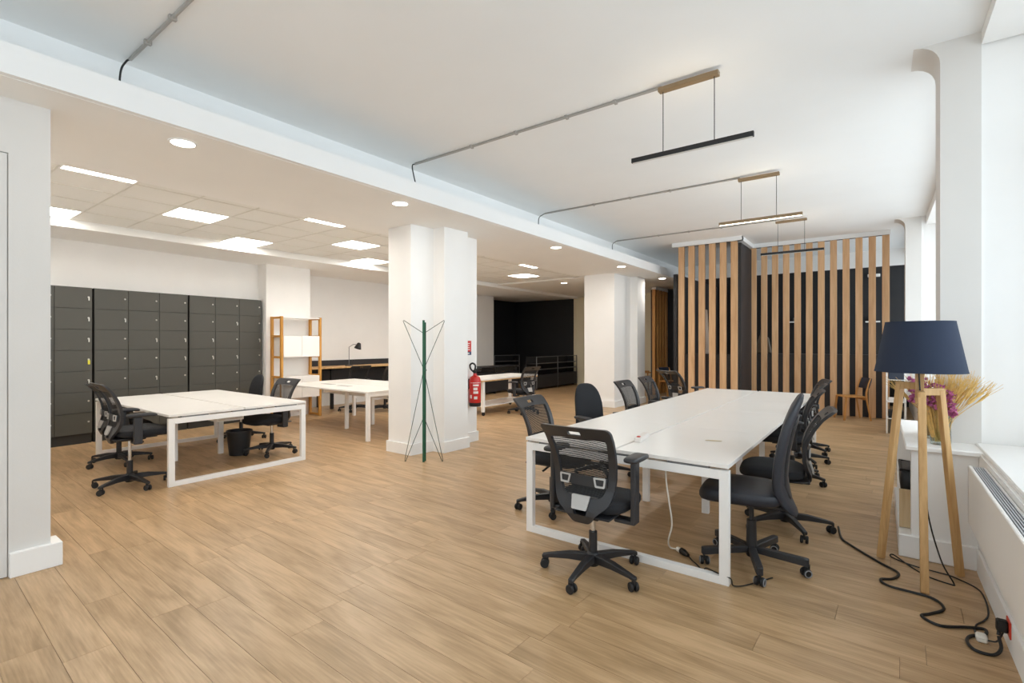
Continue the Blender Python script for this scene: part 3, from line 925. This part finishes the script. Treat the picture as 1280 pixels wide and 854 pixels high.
def make_mesh_chair(label, arms=.675):
    t = thing('office_chair', label, 'chair', group='office chairs around the tables')
    base_parts(t, M['chair_black'], .45)
    obj('seat', seat_mesh(.245, -.215 + OYM, .255 + OYM, .510, .085), M['fabric'], t)
    b = box(-.10, .10, -.13, .12, .385, .42, bev=.01); bx(b, -.19, .19, -.17, .19, .412, .425, bev=.004)
    bx(b, -.045, .045, -.235 + OYM, -.10, .375, .405, bev=.008)
    obj('tilt_mechanism', b, M['chair_black'], t)
    obj('adjust_lever', beam(nb(), (.08, .02, .395), (.25, .05, .385), .022, .012, bev=.004), M['chair_black'], t)
    outer = rpoly([(-.238, .985), (.238, .985), (.222, .76), (.205, .58), (.182, .50), (.095, .425), (.055, .37), (-.055, .37), (-.095, .425), (-.182, .50), (-.205, .58), (-.222, .76)],
                  [.035, .035, .1, .1, .06, .05, .02, .02, .05, .06, .1, .1], .022, 6)
    hole = rpoly([(-.193, .905), (.193, .905), (.176, .75), (.160, .60), (.130, .535), (-.130, .535), (-.160, .60), (-.176, .75)], [.025, .025, .1, .1, .05, .05, .1, .1], .022, 5)
    slot = rpoly([(-.045, .955), (.045, .955), (.045, .928), (-.045, .928)], .006, .03, 2)
    low = rpoly([(-.048, .470), (.048, .470), (.042, .425), (-.042, .425)], .008, .03, 2)
    bf = obj('backrest_frame', plate(nb(), outer, [hole, slot, low], fm, .026), M['chair_grey'], t)
    # threads of the mesh
    vs = nb()
    z = .530
    while z < .915:
        hwid = interp([(.52, .135), (.60, .163), (.75, .179), (.92, .196)], z) + .006
        row = []
        for k in range(9):
            u = -hwid + 2 * hwid * k / 8
            zz = z + .012 * (1 - (u / hwid) ** 2)
            row.append((vs.verts.new(fm(u, zz, .004)), vs.verts.new(fm(u, zz + .0070, .004))))
        for a, c in zip(row, row[1:]): vs.faces.new((a[0], c[0], c[1], a[1]))
        z += .0098
    ms = obj('backrest_mesh', vs, M['mesh'], t, recalc=False); ms['kind'] = 'stuff'
    # lumbar bar with two grey loops
    def fl(u, v, w): return fm(u, v, w - .020)
    lum = obj('lumbar_bar', plate(nb(), rpoly([(-.168, .668), (.168, .662), (.165, .600), (-.165, .606)], .012, .03, 3), [], fl, .012), M['chair_black'], t)
    for s in (-1, 1):
        ol = rpoly([(s * .078, .664), (s * .158, .664), (s * .152, .604), (s * .092, .604)], .008, .03, 3)
        il = rpoly([(s * .090, .654), (s * .148, .654), (s * .143, .615), (s * .099, .615)], .006, .03, 3)
        g = obj('lumbar_loop', plate(nb(), ol, [il], lambda u, v, w: fm(u, v, w - .028), .010), M['silver'], lum)
    ol = rpoly([(-.062, .545), (.062, .545), (.050, .462), (-.050, .462)], .008, .02, 3)
    g = obj('back_plate', plate(nb(), ol, [], lambda u, v, w: fm(u, v, w - .024), .012), M['silver'], bf); g['label'] = 'grey plate at the foot of the backrest'
    if arms: armrests(t, zpad=arms)
    return t

SP_S = [(.30, -.36), (.36, -.315), (.44, -.262), (.54, -.222), (.64, -.222), (.78, -.238), (.92, -.268), (1.06, -.312), (1.20, -.365)]
def make_shell_chair(label, top, arms, seat_z, bw=.215, fab='leather', heavy=True):
    t = thing('office_chair', label, 'chair', group='office chairs around the tables')
    base_parts(t, M['chair_grey'] if heavy else M['chair_black'], seat_z, heavy=heavy)
    obj('seat', seat_mesh(.25, -.20 if heavy else -.24, .32 if heavy else .26, seat_z + .05, .095, .03), M[fab], t)
    obj('seat_plate', box(-.13, .13, -.20, .15, seat_z - .065, seat_z - .04, bev=.008), M['chair_black'], t)
    zb = seat_z - (.11 if heavy else .07)
    ol = []
    zc = (top + zb) / 2; hl = (top - zb) / 2
    for k in range(44):
        a = 2 * PI * k / 44; ca, sa = math.cos(a), math.sin(a); e = 2 / 2.9
        ol.append((bw * math.copysign(abs(ca) ** e, ca) * (1.0 - .08 * (sa)), zc + hl * math.copysign(abs(sa) ** e, sa)))
    sh = seat_z - .47
    oy = .05 if heavy else 0
    def f(u, v, w): return Vector((u, interp(SP_S, v - sh) + oy + .45 * u * u + w, v))
    obj('backrest', pillow(nb(), ol, f, .055), M[fab], t)
    # raised spine on the back of the shell
    sp = rpoly([(-.07, zb + .10), (.07, zb + .10), (.10, top - .14), (-.10, top - .14)], .05, .04, 5)
    obj('back_spine', pillow(nb(), sp, lambda u, v, w: f(u, v, w - .030), .028), M['chair_grey'], t)
    obj('back_bracket', beam(nb(), (0, -.10, seat_z - .05), (0, -.225, seat_z + .0), .09, .02, bev=.004), M['chair_black'], t)
    if arms: armrests(t)
    return t

def place(o, x, y, face, base, z=0):
    """face, base: heading of the sitter and of one base spoke, in degrees counter-clockwise from +X"""
    o.location = (x, y, z); o.rotation_euler = (0, 0, D(face - 90))
    sp = [c for c in o.children if c.name.startswith('base_spoke')]
    for k, s in enumerate(sp): s.rotation_euler = (0, 0, D(base + 72 * k - face))

mc = make_mesh_chair('black mesh back chair with armrests at the near end of the long table', .79)
place(mc, -1.50, 2.90, 91, 58)
mlow = None
def mesh_at(label, x, y, face, base, high=False):
    global mlow
    if high: o = dup(mc, (x, y, 0), 0, label)
    elif mlow is None: o = mlow = make_mesh_chair(label)
    else: o = dup(mlow, (x, y, 0), 0, label)
    place(o, x, y, face, base); return o
def lift(o, dz):
    for c in o.children:
        if not c.name.startswith('base_'): c.location = Vector(c.location) + Vector((0, 0, dz))
def recline(o, deg):
    R = Matrix.Rotation(D(deg), 3, 'X'); h = Vector((0, -.2, .45))
    for c in o.children:
        if c.name.startswith(('backrest', 'lumbar')):
            c.rotation_euler = R.to_euler(); c.location = Vector(c.location) + h - R @ h
mcn = make_mesh_chair('mesh back chair without armrests at the left side near corner of the long table', arms=0)
place(mcn, -2.39, 3.83, 2, 230)
def meshn_at(label, x, y, face, base):
    o = dup(mcn, (x, y, 0), 0, label); place(o, x, y, face, base); return o
s1 = make_shell_chair('navy black upholstered chair with tall shell back at the near right corner', 1.165, False, .49)
place(s1, -.70, 3.65, 186, 1)
s2 = make_shell_chair('round topped padded chair with armrests on the left side of long table', 1.01, True, .46, .20, 'fabric', False)
place(s2, -2.52, 5.08, -22, 20)
meshn_at('low mesh back chair, third along the left side of the long table', -2.47, 6.10, 0, 40)
mesh_at('mesh back chair with armrests, fourth along the left side of the long table', -2.52, 7.00, 2, 10)
o = mesh_at('reclined mesh chair at the far left corner of the long table', -2.72, 8.62, 62, 30)
lift(o, .07); recline(o, 16)
recline(meshn_at('mesh back chair behind the tall shell chair on the right side of long table', -.62, 4.53, 187, 13), 5)
mesh_at('mesh back chair with armrests, third along the right side of the long table', -.77, 6.12, 188, 50)
mesh_at('mesh back chair, fourth along the right side of the long table', -.82, 7.05, 184, 20)
mesh_at('mesh back chair, farthest along the right side of the long table', -.84, 7.80, 196, 35)
# around the left bench table
lift(mesh_at('black mesh armchair at the front left side of the locker bench table', -6.24, 1.76, 88, 227), .10)
mesh_at('black mesh armchair nearest the lockers at the locker bench table', -7.55, 2.02, 88, 215)
mesh_at('black mesh armchair with its back to the shelf, near the waste bin', -6.58, 3.43, 275, 250)
s3 = make_shell_chair('dark padded chair between the lockers and the white shelf unit', .98, False, .46, .20, 'fabric', False)
place(s3, -7.86, 3.62, 268, 200)
# at the wall desk and the wheeled table
mesh_at('black mesh chair at the wall desk below the desk lamp', -9.15, 6.60, 175, 20)
mesh_at('black mesh chair at the wall desk, half hidden by the pillar', -8.62, 6.98, 190, 50)
mesh_at('black mesh chair at the wheeled work table', -5.99, 8.47, 172, 10)

# ------------------------------------------------------------------ wooden side chairs
def wood_chair(label, x, y, face, back='navy'):
    t = thing('wooden_chair', label, 'chair', (x, y, 0), D(face - 90))
    ol = rpoly([(-.20, -.19), (.20, -.19), (.215, .20), (-.215, .20)], .05, .1, 4)
    obj('seat', pillow(nb(), ol, lambda u, v, w: Vector((u, v, .445 + w)), .03), M['chairwood'], t)
    for s in (-1, 1):
        obj('leg', beam(nb(), (s * .185, .17, .435), (s * .20, .21, 0), .032, .032, bev=.004), M['chairwood'], t)
        obj('rear_leg', tube(nb(), catmull([(s * .195, -.25, 0), (s * .185, -.18, .43), (s * .18, -.20, .62), (s * .175, -.255, .80)], 4), [.015] * 4 + [.018] * 4 + [.015] * 4 + [.013], 8), M['chairwood'], t)
    b = nb()
    ol = rpoly([(-.205, .60), (.205, .60), (.215, .80), (-.215, .80)], .05, .04, 5)
    pillow(b, ol, lambda u, v, w: Vector((u, -.215 - (v - .6) * .28 + .9 * u * u - .03 + w, v)), .022)
    obj('backrest', b, M[back], t)
    obj('seat_rail', box(-.17, .17, -.17, -.145, .39, .43), M['chairwood'], t)
    return t
wood_chair('light wooden chair with navy back in front of the right slats', -.46, 11.60, 207)
wood_chair('wooden chair with navy back in front of the amber slat screen', -4.52, 13.10, -35)
t = thing('wooden_armchair', 'terracotta cushioned wooden armchair half hidden behind the far pillar', 'chair', (-5.66, 14.05, 0), D(-55))
ol = rpoly([(-.27, -.25), (.27, -.25), (.27, .27), (-.27, .27)], .06, .1, 4)
obj('seat_cushion', pillow(nb(), ol, lambda u, v, w: Vector((u, v, .42 + w)), .11), M['seat_red'], t)
obj('back_cushion', pillow(nb(), rpoly([(-.26, .46), (.26, .46), (.25, .82), (-.25, .82)], .07, .1, 4), lambda u, v, w: Vector((u, -.24 - (v - .45) * .3 + w, v)), .10), M['seat_red'], t)
for s in (-1, 1):
    obj('arm', tube(nb(), catmull([(s * .31, .29, .60), (s * .33, 0, .61), (s * .28, -.34, .66)], 5), .02, 8), M['chairwood'], t)
    obj('leg', tube(nb(), [(s * .30, .26, 0), (s * .31, .24, .60)], .018, 8), M['chairwood'], t)
    obj('rear_leg', tube(nb(), [(s * .27, -.34, 0), (s * .28, -.33, .66)], .018, 8), M['chairwood'], t)

# ------------------------------------------------------------------ far black furniture
t = thing('media_cabinet', 'low black cabinet behind the wheeled table', 'cabinet', (-9.1, 11.2, 0))
obj('cabinet_body', box(-.2, .2, -1.1, 1.1, .06, .60, bev=.004), M['black_panel'], t)
obj('cabinet_top', box(-.23, .23, -1.15, 1.15, .76, .785, bev=.003), M['black_panel'], t)
for y in (-1.05, 0, 1.05): obj('support', box(-.18, .18, y - .02, y + .02, 0, .76), M['black_metal'], t)
obj('screen', box(.14, .17, -.95, .95, .62, .755), M['screen'], t)
def rack(label, loc, L, cols, rz=0):
    t = thing('storage_rack', label, 'cabinet', loc, rz)
    obj('cabinet_body', box(-.4, 0, 0, L, .05, .46, bev=.004), M['black_panel'], t)
    obj('back_sheet', box(-.4, -.38, 0, L, .46, 1.02), M['black_wall'], t, sm=False)
    for k in range(cols + 1):
        obj('upright', box(-.01, .01, L * k / cols - .012, L * k / cols + .012, 0, 1.03), M['grey_metal'], t)
    for z in (1.02, .82, .63): obj('rail', box(-.008, .008, 0, L, z - .009, z + .009), M['grey_metal'], t)
    for z in (.80, .61): obj('shelf', box(-.38, -.01, .01, L - .01, z - .01, z), M['black_panel'], t)
    for k in range(cols): obj('drawer_front', box(0, .015, L * k / cols + .015, L * (k + 1) / cols - .015, .07, .45, bev=.003), M['black_panel'], t)
    return t
rack('black metal storage rack with grey rails along the black alcove', (-8.50, 12.70, 0), 2.5, 2)
rack('smaller black rack in the left corner of the black alcove', (-10.55, 13.2, 0), 1.1, 1, D(-14))

# ------------------------------------------------------------------ coat stand
t = thing('coat_stand', 'green coat stand with crossed wire hoops before the white pillar', 'coat stand', (-4.575, 4.31, 0), D(36.63))
obj('upright_bar', box(-.013, .013, -.028, -.008, 0, 1.765, bev=.002), M['green'], t)
obj('upright_bar', box(-.004, .020, .03, .05, 0, 1.74, bev=.002), M['green'], t)
for s in (-1, 1):
    pts = [(0, -.002, 1.60), (s * -.252, 0, 1.765), (s * -.258, 0, 1.755), (0, .0 + .004 * s, 1.15), (s * .235, 0, .035), (s * .236, 0, .004), (s * .228, 0, .004), (s * .0, -.002, .56)]
    obj('wire_hoop', tube(nb(), pts, .0042, 6), M['wire'], t)
obj('wire_tie', beam(nb(), (0, -.02, 1.14), (.015, .06, 1.14), .02, .02), M['green'], t)

# ------------------------------------------------------------------ fire extinguisher and its sign on the pillar
t = thing('fire_extinguisher', 'red fire extinguisher hung on the white pillar', 'fire extinguisher', (-4.815, 5.56, .545))
obj('cylinder', lathe(nb(), [(0, .03), (.078, .03), (.085, .05), (.085, .38), (.07, .43), (.03, .455), (.025, .49), (0, .49)], 28), M['red'], t)
obj('base_ring', lathe(nb(), [(0, 0), (.080, 0), (.086, .01), (.086, .055), (0, .055)], 28), M['black_metal'], t)
b = nb()
for z0, z1, a0, a1 in ((.345, .352, -80, 60), (.30, .325, -50, 10), (.24, .28, -46, -4), (.19, .225, -46, 4), (.12, .17, -85, -62), (.11, .15, -40, -6)):
    n = 8; prev = None
    for k in range(n + 1):
        a = D(a0 + (a1 - a0) * k / n - 20)
        v = [b.verts.new((.0856 * math.cos(a), .0856 * math.sin(a), z)) for z in (z0, z1)]
        if prev: b.faces.new((prev[0], v[0], v[1], prev[1]))
        prev = v
g = obj('print_label', b, M['label_white'], t, recalc=False); g['label'] = 'pale printed instruction marks on the red cylinder'
b = lathe(nb(), [(0, .485), (.028, .485), (.028, .535), (0, .54)], 14); beam(b, (0, 0, .54), (.13, -.02, .565), .03, .016, bev=.003); beam(b, (.0, 0, .52), (.12, -.02, .525), .028, .014, bev=.003)
obj('valve_handle', b, M['black_metal'], t)
obj('hose', tube(nb(), catmull([(.0, -.02, .50), (-.04, -.05, .55), (-.035, -.07, .61), (.01, -.06, .635), (.05, -.05, .60), (.03, -.04, .53)], 6), .013, 10), M['black_metal'], t)
obj('wall_bracket', box(-.105, -.08, -.03, .03, .25, .40), M['black_metal'], t)
t = thing('extinguisher_sign', 'small red and blue sign above the extinguisher', 'sign', (-4.92, 5.53, 1.30))
obj('sign_plate', box(0.0005, .004, -.06, .06, 0, .21, bev=.001), M['red'], t)
obj('sign_strip', box(.004, .005, -.06, .06, 0, .05), M['blue'], t)
b = nb()
for k in range(4): bx(b, .004, .0048, -.035 + .008 * (k % 2), .03 - .006 * (k % 3), .075 + .03 * k, .086 + .03 * k)
bx(b, .005, .0056, -.025, .02, .016, .034)
obj('sign_print', b, M['label_white'], t)['kind'] = 'stuff'

# ------------------------------------------------------------------ tripod lamp
LX, LY = .20, 4.12
t = thing('floor_lamp', 'wooden tripod floor lamp with navy drum shade by the radiator', 'lamp', (LX, LY, 0))
b = lathe(nb(), [(.236, 1.305), (.178, 1.625), (.174, 1.625), (.232, 1.305)], 56)
for a, c in ((0, 3),): pass
s = obj('lamp_shade', b, M['shade'], t)
b = nb()
tube(b, [(.176 * math.cos(2 * PI * k / 40), .176 * math.sin(2 * PI * k / 40), 1.624) for k in range(40)], .004, 6, closed=True)
tube(b, [(.234 * math.cos(2 * PI * k / 40), .234 * math.sin(2 * PI * k / 40), 1.307) for k in range(40)], .004, 6, closed=True)
for k in range(3):
    a = 2 * PI * k / 3
    tube(b, [(0, 0, 1.60), (.176 * math.cos(a), .176 * math.sin(a), 1.62)], .003, 6)
obj('shade_hoop', b, M['shade'], s)
obj('bulb_socket', lathe(nb(), [(0, 1.32), (.022, 1.32), (.022, 1.42), (.03, 1.45), (.03, 1.50), (0, 1.53)], 14), M['black_metal'], t)
obj('centre_post', box(-.022, .022, -.022, .022, 1.10, 1.34, bev=.002), M['ash'], t)
for fx, fy, tz in ((-.20, .17, 1.212), (.01, -.28, 1.165), (.206, .13, 1.178)):
    d = math.hypot(fx, fy); ux, uy = fx / d, fy / d
    tx, ty = ux * .125, uy * .125
    tp = thing_leg = obj('leg', beam(nb(), (tx, ty, tz + .01), (fx, fy, .003), .040, .034, bev=.002, up=(ux, uy, .2)), M['ash'], t)
    obj('leg_arm', beam(nb(), (0, 0, tz), (tx + ux * .02, ty + uy * .02, tz), .036, .045, bev=.002), M['ash'], tp)

# ------------------------------------------------------------------ low cabinet box, shelf and what stands on it
t = struct('wall_box', box(.17, .514, 4.42, 4.46, .15, .745), W_, sm=False)
obj('box_side', box(.17, .21, 4.46, 4.54, .15, .745), W_, t, sm=False)
obj('box_shelf', box(.12, .36, 4.80, 5.79, .285, .305), M['white_metal'], t, sm=False)
obj('box_end', box(.12, .36, 5.78, 5.80, .155, .745), M['white_metal'], t, sm=False)
obj('box_plinth', box(.10, .514, 4.40, 5.80, 0, .155, bev=.006), M['white_metal'], t)
obj('box_back', box(.36, .514, 4.46, 5.80, .15, .745), W_, t, sm=False)
struct('trim_10', box(.135, .56, 4.385, 5.80, .745, .782, bev=.008), M['white_metal'])
g = obj('wooden_board', box(-.06, .06, -.010, .010, 0, .27, bev=.002), M['board']); g.location = (.168, 4.575, .1565); g.rotation_euler = (D(-5), 0, 0)
tag(g, 'pale wooden board leaning in the open cabinet beside the lamp', 'board')
t = thing('black_bin', 'black storage bin in the open cabinet behind the lamp', 'bin', (.22, 5.05, .3055))
b = nb(); pillow(b, rpoly([(-.10, -.2), (.12, -.2), (.12, .2), (-.10, .2)], .03, .1, 3), lambda u, v, w: Vector((u, v, .11 + w)), .22)
obj('bin_body', b, M['black_metal'], t)
obj('bin_rim', tube(nb(), [(-.095, -.19, .205), (.11, -.19, .205), (.11, .19, .205), (-.095, .19, .205)], .012, 8, closed=True), M['black_panel'], t)
# vase with dried flowers
t = thing('flower_vase', 'clear glass vase of dried wheat and pink flowers on the shelf', 'vase', (.335, 4.565, .782))
obj('vase_glass', lathe(nb(), [(0, .0), (.055, .0), (.058, .02), (.055, .14), (.075, .27), (.072, .27), (.052, .14), (.053, .02), (0, .012)], 26), M['vase'], t)
rw = random.Random(5)
st = nb(); wh = nb(); pk = nb()
for k in range(80):
    a = rw.uniform(0, 2 * PI); r = rw.uniform(.0, .045)
    lean = rw.uniform(.02, .20); la = rw.uniform(0, 2 * PI)
    x0, y0 = r * math.cos(a), r * math.sin(a)
    h = rw.uniform(.28, .38)
    tx = x0 + lean * math.cos(la); ty = max(-.2, min(.07, y0 + lean * math.sin(la)))
    p = catmull([(x0, y0, .02), (x0 + (tx - x0) * .3, y0 + (ty - y0) * .3, h * .55), (tx, ty, h)], 4)
    tube(st, p, .0016, 4)
    # ear of wheat with beard
    q = Vector(p[-1]); dirv = (q - Vector(p[-2])).normalized()
    tube(wh, [q - dirv * .01, q + dirv * .03, q + dirv * .08], [.003, .008, .002], 5)
    for m_ in range(5):
        e = (dirv + Vector((rw.uniform(-.35, .35), rw.uniform(-.35, .35), rw.uniform(-.1, .2)))).normalized()
        tube(wh, [q + dirv * .03, q + dirv * .03 + e * rw.uniform(.08, .14)], .0012, 3)
for k in range(120):
    cx, cy, cz = rw.uniform(-.17, .06), rw.uniform(-.14, -.04), rw.uniform(.29, .46)
    cz -= max(0, cx + .08) * .6
    for m_ in range(7):
        a = rw.uniform(0, 2 * PI); tl = rw.uniform(-.6, .9); s_ = rw.uniform(.016, .028)
        c_ = Vector((cx, cy, cz)); u_ = Vector((math.cos(a), math.sin(a), tl)).normalized(); v_ = u_.orthogonal().normalized()
        vs_ = [pk.verts.new(c_), pk.verts.new(c_ + u_ * s_ * .6 + v_ * s_ * .5), pk.verts.new(c_ + u_ * s_ * 1.3), pk.verts.new(c_ + u_ * s_ * .6 - v_ * s_ * .5)]
        pk.faces.new(vs_)
    tube(st, [(cx * .3, cy * .3, .05), (cx * .6, cy * .6, .24), (cx, cy, cz)], .0014, 4)
o = obj('stems', st, M['wheat'], t); o['kind'] = 'stuff'
o = obj('wheat_ears', wh, M['wheat'], t); o['kind'] = 'stuff'
o = obj('pink_petals', pk, M['pink'], t, recalc=False); o['kind'] = 'stuff'
# potted plant and bottle
t = thing('potted_plant', 'small leafy plant in a square wooden pot on the shelf', 'plant', (.30, 5.00, .782))
obj('pot', box(-.055, .055, -.055, .055, 0, .115, bev=.004), M['terracotta'], t)
obj('soil', box(-.048, .048, -.048, .048, .105, .118), M['brown_panel'], t)
lf = None
for k in range(16):
    a = k * 2.4; e = rw.uniform(.2, .7)
    if lf is None:
        b = nb(); pts = []
        for i in range(6):
            u = i / 5; wd_ = .016 * math.sin(PI * min(1, u * .96 + .04)); zz = .02 + .05 * u - .05 * u * u * u
            pts.append((b.verts.new((.09 * u, -wd_, zz + .004)), b.verts.new((.09 * u, 0, zz)), b.verts.new((.09 * u, wd_, zz + .004))))
        for p_, q_ in zip(pts, pts[1:]):
            b.faces.new((p_[0], q_[0], q_[1], p_[1])); b.faces.new((p_[1], q_[1], q_[2], p_[2]))
        lf = obj('leaf', b, M['leaf'], t, recalc=False); o = lf
    else: o = share(lf, 'leaf', t)
    o.location = (0, 0, .112); o.rotation_euler = (0, -e, a)
o = obj('glass_bottle', lathe(nb(), [(0, 0), (.04, 0), (.042, .02), (.040, .16), (.018, .22), (.016, .29), (.014, .29), (.016, .22), (.037, .16), (.038, .02), (0, .01)], 22), M['vase'])
o.location = (.27, 4.82, .782); tag(o, 'clear glass bottle on the shelf behind the lamp post', 'bottle')

# radiator
t = thing('radiator', 'white panel radiator with grille top below the near window', 'radiator', (.43, 1.9, .39))
obj('radiator_panel', box(0, .018, -2.6, 2.21, 0, .35, bev=.004), M['rad'], t)
obj('radiator_panel', box(.068, .082, -2.6, 2.20, 0.01, .345, bev=.003), M['rad'], t)
fs = None
for k in range(5):
    x = .022 + .0105 * k
    obj('grille_bar', box(x, x + .005, -2.6, 2.205, .325, .349), M['rad_grille'], t, sm=False)
obj('end_cap', box(0, .082, 2.196, 2.212, 0, .345, bev=.003), M['rad'], t)
obj('convector', box(.020, .066, -2.6, 2.19, .02, .30), M['grey_metal'], t, sm=False)

# ------------------------------------------------------------------ power outlet, plug and cables
t = thing('power_outlet', 'red wall socket on the baseboard', 'outlet', (.500, 3.36, .115))
obj('outlet_plate', box(-.006, 0, -.045, .045, -.04, .04, bev=.002), M['redplate'], t)
t = thing('power_plug', 'black plug in the red socket', 'plug', (.494, 3.36, .115))
obj('plug_body', box(-.042, 0, -.02, .02, -.026, .03, bev=.006), M['cable_black'], t)
obj('plug_neck', tube(nb(), [(-.03, 0, -.02), (-.034, -.01, -.045)], .008, 8), M['cable_black'], t)
R_ = .0075
def floor_path(pts, r, lift=None):
    return [(x, y, r + .001 + (lift or {}).get(i, 0)) for i, (x, y) in enumerate(pts)]
p = floor_path([(-.274, 4.77), (-.239, 4.514), (-.18, 4.40), (-.013, 4.174), (.09, 4.05), (.06, 3.93), (0.0, 3.876), (.043, 3.80), (.233, 3.773), (.283, 3.66), (.22, 3.55), (.178, 3.491), (.25, 3.431), (.37, 3.50), (.432, 3.523), (.425, 3.46), (.365, 3.40), (.345, 3.33), (.365, 3.26), (.43, 3.26)], R_)
p += [(.462, 3.30, .03), (.460, 3.345, .066)]
o = obj('power_cable', tube(nb(), catmull(p, 7), R_, 8), M['cable_black']); tag(o, 'thick black power cable snaking across the floor to the red socket', 'cable')
p = [(.195, 4.085, 1.30), (.215, 4.10, .90), (.235, 4.10, .45), (.30, 4.09, .14), (.36, 4.075, .012)] + floor_path([(.345, 4.06), (.241, 4.108), (.16, 4.22), (.072, 4.385), (.06, 4.33), (.17, 4.25), (.30, 4.22), (.365, 4.20), (.465, 4.09), (.485, 3.95), (.475, 3.75), (.445, 3.64), (.405, 3.56), (.390, 3.48), (.395, 3.44)], .0045)
o = obj('lamp_cord', tube(nb(), catmull(p, 7), .0042, 8), M['cable_black']); tag(o, 'thin black lamp cord coiled behind the tripod feet', 'cable')
t = thing('plug_adapter', 'small white plug adapter on the floor near the socket', 'plug', (.405, 3.395, 0))
b = box(-.022, .022, -.030, .028, .001, .034, bev=.008)
obj('adapter_body', b, M['cable_white'], t)
obj('adapter_cord', tube(nb(), catmull([(.015, -.02, .02), (.05, -.03, .03), (.070, -.025, .07), (.075, -.035, .10)], 5), .004, 8), M['cable_black'], t)
# white extension cord hanging from the long table
p = [(-1.17, 3.32, .655), (-1.17, 3.33, .55), (-1.16, 3.36, .40), (-1.155, 3.40, .24), (-1.20, 3.46, .10), (-1.215, 3.54, .02), (-1.185, 3.56, .010), (-1.155, 3.545, .012)]
t = thing('extension_cord', 'white cord with black connector hanging from the table onto the floor', 'cable', (0, 0, 0))
obj('white_cord', tube(nb(), catmull(p, 7), .0055, 8), M['cable_white'], t)
obj('white_socket', tube(nb(), [(-1.165, 3.55, .018), (-1.125, 3.522, .018)], .017, 12), M['cable_white'], t)
obj('black_connector', tube(nb(), [(-1.130, 3.526, .022), (-1.105, 3.508, .022), (-1.068, 3.480, .020)], [.022, .022, .012], 14), M['cable_black'], t)
p = [(-1.07, 3.482, .02), (-1.03, 3.44, .010), (-.996, 3.41, .008), (-.93, 3.33, .012), (-.90, 3.285, .05), (-.87, 3.265, .058), (-.80, 3.235, .058), (-.735, 3.225, .052), (-.72, 3.23, .012), (-.66, 3.30, .006), (-.55, 3.50, .006)]
obj('black_cord', tube(nb(), catmull(p, 6), .0042, 8), M['cable_black'], t)
t = thing('power_strip', 'small white power strip with red switch on the long table', 'power strip', (-1.475, 3.66, .7455), D(8))
obj('strip_body', box(-.026, .026, -.13, .13, 0, .036, bev=.006), M['label_white'], t)
obj('red_switch', box(-.012, .012, -.115, -.085, .036, .043, bev=.002), M['redplate'], t)
o = obj('paper_scrap', plate(nb(), rpoly([(-.06, -.012), (.05, -.018), (.065, .008), (-.04, .014)], .006, .05, 2), [], lambda u, v, w: Vector((u, v, w + .003 + .05 * u * u)), .0012), M['scrap'])
o.location = (-1.02, 3.93, .7455); o.rotation_euler = (0, 0, .3); tag(o, 'small beige paper scrap on the long table', 'paper')

# waste bin below the locker bench
t = thing('waste_bin', 'black plastic waste bin under the locker bench table', 'bin', (-6.85, 3.13, 0))
obj('bin_body', lathe(nb(), [(0, .004), (.115, .004), (.118, 0), (.150, .31), (.146, .31), (.112, .012), (0, .012)], 28), M['black_metal'], t)
obj('bin_rim', lathe(nb(), [(.146, .302), (.158, .302), (.158, .322), (.146, .322)], 28), M['black_panel'], t)

# little rack near the slats
t = thing('side_rack', 'slim white metal rack with boxes behind the tripod lamp', 'rack', (.20, 10.3, 0))
for x in (-.12, .12):
    for y in (-.15, .15): obj('post', box(x - .01, x + .01, y - .01, y + .01, 0, .98), M['white_metal'], t)
for z in (.25, .52, .88): obj('shelf', box(-.13, .13, -.16, .16, z - .01, z), M['white_metal'], t)
for nm, z, h, m_, lab, cat in (('storage_box', .0, .22, 'bag', 'brown box at the bottom of the slim white rack', 'box'), ('storage_box', .25, .12, 'black_metal', 'black box on the lower shelf of the slim rack', 'box'),
                      ('storage_box', .52, .05, 'label_white', 'white box on the middle shelf of the slim rack', 'box'), ('speaker_box', .88, .16, 'navy', 'dark blue box on top of the slim rack', 'box')):
    o = obj(nm, box(-.10, .10, -.12, .12, 0, h, bev=.006), M[m_]); o.location = (.20, 10.3, z + .001); tag(o, lab, cat)
